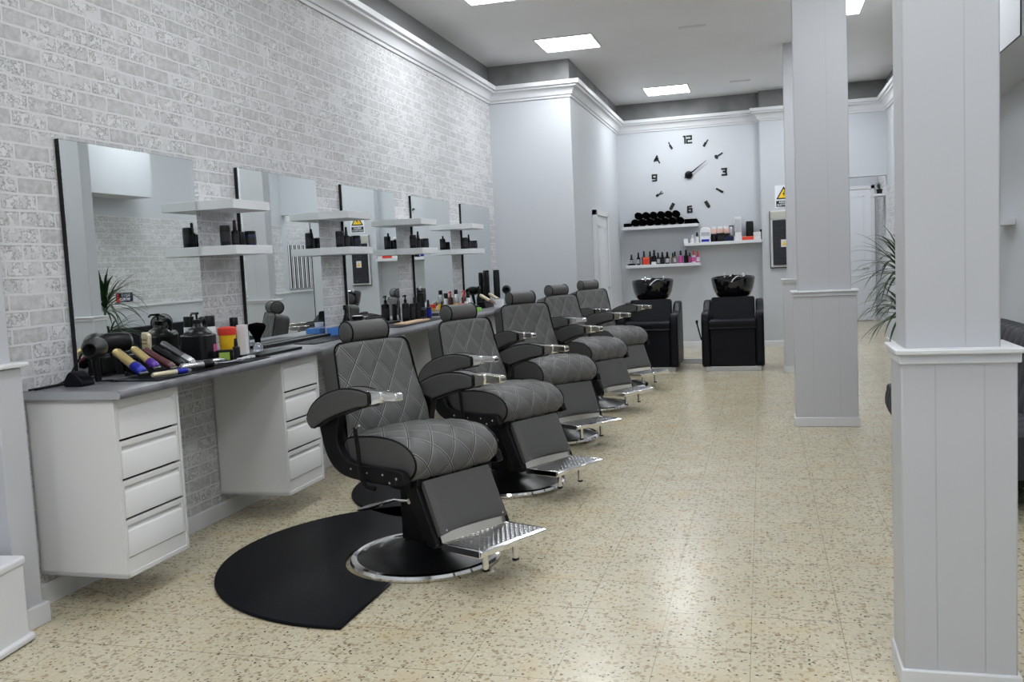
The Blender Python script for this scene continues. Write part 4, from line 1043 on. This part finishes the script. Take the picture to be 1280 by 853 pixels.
o = copy_tree(hd); put(o, 634, -2.90, 'black hair dryer at the far end of the worktop by the white wall', 'hair dryer', 'black hair dryers on the worktop', .3)
pz = MB().prism(smooth_poly([(-.05, 0), (.05, 0), (.045, .03), (.0, .065), (-.03, .055)], 4), -.04, .04, 'y').build('zip_pouch', 'wleather', bevel=.012, seg=3)
put(pz, 99, -3.00, 'black soft pouch at the near end, left of the hair dryers', 'pouch')

def clipper(name, body, tip, L=.165, r=.021, blade='steel'):
    """hair clipper lying along its own x axis"""
    t = empty(name); T = Matrix.Rotation(PI/2, 4, 'Y')
    MB().lathe([(0, -.0), (r*.7, .0), (r*.95, .012), (r*.92, L*.5), (r, L*.66)], 20, T, sx=.82).build('body', body, t)
    MB().lathe([(r*1.01, L*.64), (r*1.1, L*.80), (r*1.0, L*.93), (r*.7, L*.97)], 20, T, sx=.85).build('head', tip, t)
    MB().box(L*.93, L+.004, -r*.9, r*.9, -.006, .006).build('blade', blade, t, bevel=.001)
    return t
def lay(o, px, X, z, rz, ry, lab, grp='clippers on the black tool mat'):
    o.location = (X, wy(px, X), CT+z); o.rotation_euler = (0, ry, rz); tag(o, lab, 'hair clipper', grp)
# tool stand behind the leaning clippers
tr = empty('tool_rack'); MB().prism([(-.05, 0), (.05, 0), (.035, .085), (-.035, .085)], -.16, .16, 'y').build('stand', 'pblack', tr, bevel=.006)
for yy in (-.13, -.065, .0, .065, .13): MB().box(-.036, .036, yy-.012, yy+.012, .08, .10).build('slot', 'gunmetal', tr, bevel=.002)
put(tr, 194, -3.00, 'low black rack that the clippers lean on', 'rack')
lay(clipper('hair_clipper', 'gold', 'blue', .20, .026), 147, -2.97, .135, math.radians(-8), math.radians(32), 'pale gold clipper with blue head, leaning nearest the viewer')
lay(clipper('hair_clipper', 'gold', 'purple', .17, .023), 169, -2.97, .135, math.radians(-4), math.radians(35), 'gold clipper with purple head, second of the leaning clippers')
lay(clipper('hair_clipper', 'maroon', 'maroon', .19, .021), 183, -2.97, .120, math.radians(0), math.radians(30), 'maroon clipper with a pale edge, third of the leaning clippers')
lay(clipper('hair_clipper', 'pblack', 'satin', .19, .022), 194, -2.97, .125, math.radians(3), math.radians(30), 'black clipper leaning between the maroon and grey ones')
lay(clipper('hair_clipper', 'gunmetal', 'silver', .21, .022), 205, -2.97, .140, math.radians(5), math.radians(33), 'dark grey clipper with silver head, rightmost of the leaning clippers')
lay(clipper('hair_clipper', 'cream', 'blue', .20, .016), 191, -2.74, .022, math.radians(72), 0, 'cream trimmer with a blue head lying flat at the front of the mat')
lay(clipper('hair_clipper', 'silver', 'pblack', .19, .021), 226, -2.78, .027, math.radians(65), 0, 'silver trimmer with black head lying flat beside the cream one')
lay(clipper('hair_clipper', 'gunmetal', 'silver', .17, .014), 240, -2.90, .020, math.radians(50), 0, 'slim dark trimmer lying behind the silver one')
t = empty('clipper_guard'); MB().prism([(-.022, 0), (.022, 0), (.026, .085), (.012, .10), (-.02, .10)], -.013, .013, 'y').build('shell', 'cream', t, bevel=.006)
for zz in (.02, .04, .06): MB().box(-.015, .015, -.0155, -.012, zz, zz+.008).build('tooth_row', 'gold', t, smooth=False)
put(t, 186, -3.02, 'cream coloured clipper guard standing upright on the rack', 'clipper guard', dz=.100)
o = MB()
for i in range(3): o.box(.0, .035, .05*i, .05*i+.035, 0, .009+.002*i)
put(o.build('comb_attachment', 'pwhite', bevel=.002), 296, -2.79, 'small white comb attachments near the end of the clipper mat', 'comb attachments', dz=.0045)
o = MB().tube([(0, 0, .008), (.02, .13, .008)], .006).tube([(.02, .03, .008), (-.02, .16, .008)], .005)
for q in ((-.028, .175), (.028, .155)):
    o.tube([(q[0]+.016*math.cos(a), q[1]+.016*math.sin(a), .008) for a in [2*PI*i/14 for i in range(14)]], .004, 6, closed=True)
put(o.build('scissors', 'gunmetal'), 262, -2.80, 'dark scissors lying on the clipper mat', 'scissors', rz=-.6, dz=.004)

# near station bottles
jg = empty('pump_jug')
MB().prism(rect_round(-.075, .075, -.085, .085, .03, 5), .0, .155, 'z').lathe([(.078, .150), (.072, .165), (.045, .188), (.024, .198), (.022, .215)], 24, Matrix.Identity(4), sx=1, sy=1.08).build('body', 'satin', jg, bevel=.008)
MB().tube(smooth_poly([(0, .065, .16), (0, .088, .20), (0, .070, .235), (0, .03, .228), (0, .02, .205)], 5, closed=False), .014, 10).build('handle', 'satin', jg)
MB().lathe([(.022, .212), (.022, .235), (.006, .238), (.006, .262), (.013, .264), (.013, .276), (0, .278)], 14).tube([(0, 0, .270), (0, -.05, .272), (0, -.065, .262)], .006).build('pump', 'pblack', jg)
MB().box(.0745, .0765, .02, .06, .055, .095).build('label', 'pink', jg, smooth=False)
put(jg, 250, -2.99, 'big black jug bottle with pump and handle', 'bottle', rz=math.radians(8))
wsc = can('spray_can', .030, .245, 'pwhite', 'pblack', .060)
MB().lathe([(.0308, .002), (.0308, .075)], 20).build('foot_band', 'yellow', wsc)
put(wsc, 265.5, -3.045, 'tall white spray can with black cap and yellow foot behind the jug', 'can')
tb = empty('sharps_tub'); MB().lathe([(.042, 0), (.044, .004), (.049, .13), (0, .13)], 28).build('body', 'yellow', tb)
MB().lathe([(.051, .125), (.054, .135), (.053, .165), (.040, .172), (0, .172)], 28).build('lid', 'red', tb)
put(tb, 286, -3.01, 'yellow tub with a red lid', 'tub')
put(can('spray_can', .026, .215, 'brown', 'pblack', .055), 295, -3.09, 'brown can with black cap standing behind the white box', 'can')
put(carton('tall_carton', .052, .05, .175, 'pwhite'), 305, -2.97, 'tall plain white box in front of the brown can', 'box', rz=.2)
put(dropper('small_bottle', .021, .11, 'dgrey', 'pblack', label='dgrey'), 296, -2.90, 'small dark bottle in front of the white box', 'bottle')
wx = empty('wax_tin'); MB().prism(rect_round(-.045, .045, -.03, .03, .008, 3), 0, .062, 'z').build('body', 'pblack', wx, bevel=.004)
MB().prism([(-.028, .008), (.028, .008), (.028, .05), (-.028, .05)], -.0315, -.029, 'y').build('label', 'green', wx, smooth=False)
put(wx, 282, -2.86, 'short black tin with a green label in front of the jug', 'tin', rz=.45)
nb = empty('neck_brush'); MB().lathe([(.028, 0), (.032, .006), (.024, .05), (.017, .058)], 24).build('base', 'glass', nb)
MB().lathe([(.018, .055), (.019, .08), (.030, .10), (.050, .135), (.056, .155), (.045, .17), (0, .178)], 24).build('bristles', 'towel', nb)
put(nb, 323, -2.97, 'black neck brush with a clear plastic base', 'brush')

# second and third stations
bx = empty('tissue_box'); MB().box(-.055, .055, -.09, .09, 0, .055).build('body', 'tissue', bx, bevel=.003); MB().box(-.02, .02, -.05, .05, .0545, .057).build('opening', 'navy', bx, smooth=False)
put(bx, 424, -3.03, 'blue tissue box behind the headrest of the nearest chair', 'box')
st2 = empty('barber_jar'); MB().lathe([(.030, 0), (.036, .004), (.042, .10), (.0, .10)], 24).build('body', 'pblack', st2); MB().lathe([(.043, .098), (.045, .102), (.045, .118), (0, .12)], 24).build('lid', 'pblack', st2)
MB().lathe([(.0425, .118), (.03, .122), (0, .122)], 24).build('white_top', 'pwhite', st2)
put(st2, 448, -3.00, 'black lidded jar right of the white cup', 'jar')
cp = empty('paper_cup'); MB().lathe([(.024, 0), (.033, .085), (.035, .086), (.033, .088), (.03, .084), (.022, .004), (0, .004)], 24).build('wall', 'pwhite', cp)
put(cp, 437, -2.99, 'white cup behind the headrest of the nearest chair', 'cup')
hs = trigger_spray('spray_bottle', .030, .215, 'pblack', 'pblack'); put(hs, 434, -3.085, 'black spray bottle behind the white cup', 'bottle', rz=.3)
st3 = [(508, -3.02, .032, .235, 'pblack', 'pump', 'tall black pump bottle, leftmost of the dark bottle group'), (516, -2.98, .024, .155, 'dgrey', 'can', 'dark grey can second from the left in the bottle group'),
       (519.5, -3.05, .028, .20, 'pblack', 'drop', 'black pointed bottle at the back of the bottle group'), (523, -3.0, .022, .15, 'satin', 'can', 'short black can in the middle of the bottle group'),
       (527, -3.06, .036, .235, 'pblack', 'can', 'broad black bottle at the back of the bottle group'), (530.5, -3.0, .024, .17, 'gunmetal', 'drop', 'slim gunmetal bottle left of the blue one')]
for px, X, r, h, b, kd, lab in st3:
    o = pump_bottle('pump_bottle', r, h, b, 'pblack', label='dgrey') if kd == 'pump' else can('product_can', r, h, b, 'pblack', .03, label='dgrey') if kd == 'can' else dropper('product_bottle', r, h, b, 'pblack', label='dgrey')
    put(o, px, X, lab, 'bottle', 'dark bottles between the third and fourth mirrors')
put(dropper('product_bottle', .028, .165, 'navy', 'pblack', label='blue'), 536, -3.0, 'dark blue bottle at the right of the dark bottle group', 'bottle')
# fourth station onwards
cn = can('spray_can', .030, .225, 'silver', 'pblack', .045, .020)
MB().lathe([(.0308, .002), (.0308, .085)], 20).build('foot_band', 'yellow', cn)
put(cn, 571, -3.03, 'pale spray can with a yellow lower half and black tip', 'can')
put(dropper('small_bottle', .016, .10, 'pblack', 'pblack'), 553, -3.0, 'tiny black bottle on the grey tray under the fourth mirror', 'bottle', dz=.031)
put(pump_bottle('pump_bottle', .026, .205, 'maroon', 'red'), 580.5, -3.04, 'dark red pump bottle right of the yellow footed can', 'bottle')
tb = empty('small_tub'); MB().lathe([(.040, 0), (.042, .004), (.042, .055), (0, .055)], 24).build('body', 'yellow', tb); MB().lathe([(.044, .05), (.044, .085), (0, .088)], 24).build('lid', 'red', tb)
put(tb, 578, -2.95, 'low yellow tub with red lid at the far end of the worktop', 'tub')
put(can('tall_bottle', .022, .185, 'pwhite', 'pblack', .055), 586, -2.99, 'white bottle with a large black cap', 'bottle')
put(can('tall_bottle', .018, .105, 'pwhite'), 583.5, -2.90, 'small white tube in front of the dark red pump bottle', 'tube')
put(trigger_spray('spray_bottle', .034, .245, 'pblack', 'pblack'), 600, -3.02, 'black trigger spray bottle behind the far clippers', 'bottle', rz=.2)
put(carton('green_box', .07, .10, .035, 'lime'), 597, -2.80, 'bright green box near the front edge of the far worktop', 'box', rz=.2)
put(can('tall_bottle', .026, .38, 'pblack', 'satin', .03), 610.5, -3.075, 'tall black cylinder, the left of the two at the far end', 'bottle', 'tall black cylinders at the far end')
put(can('tall_bottle', .038, .40, 'pblack', 'satin', .03), 622, -3.05, 'taller and thicker black cylinder, the right of the two at the far end', 'bottle', 'tall black cylinders at the far end')
put(carton('white_box', .09, .09, .085, 'pwhite'), 624, -2.76, 'white box in front of the thick black cylinder', 'box')
rk = MB().prism([(-.05, 0), (.05, 0), (.035, .07), (-.035, .07)], -.16, .16, 'y').build('tool_rack', 'pblack', bevel=.006); put(rk, 607, -2.93, 'black rack under the two pale clippers at the far end', 'rack')
lay(clipper('hair_clipper', 'cream', 'brown', .20, .024), 601, -2.93, .145, math.radians(-10), math.radians(30), 'left pale cream clipper leaning at the far end of the worktop', 'pale clippers at the far end')
lay(clipper('hair_clipper', 'cream', 'gunmetal', .19, .022), 612, -2.93, .145, math.radians(-10), math.radians(30), 'right pale cream clipper leaning at the far end of the worktop', 'pale clippers at the far end')
put(can('round_dish', .06, .04, 'pblack'), 592, -2.96, 'low round black bowl left of the far clippers', 'bowl')
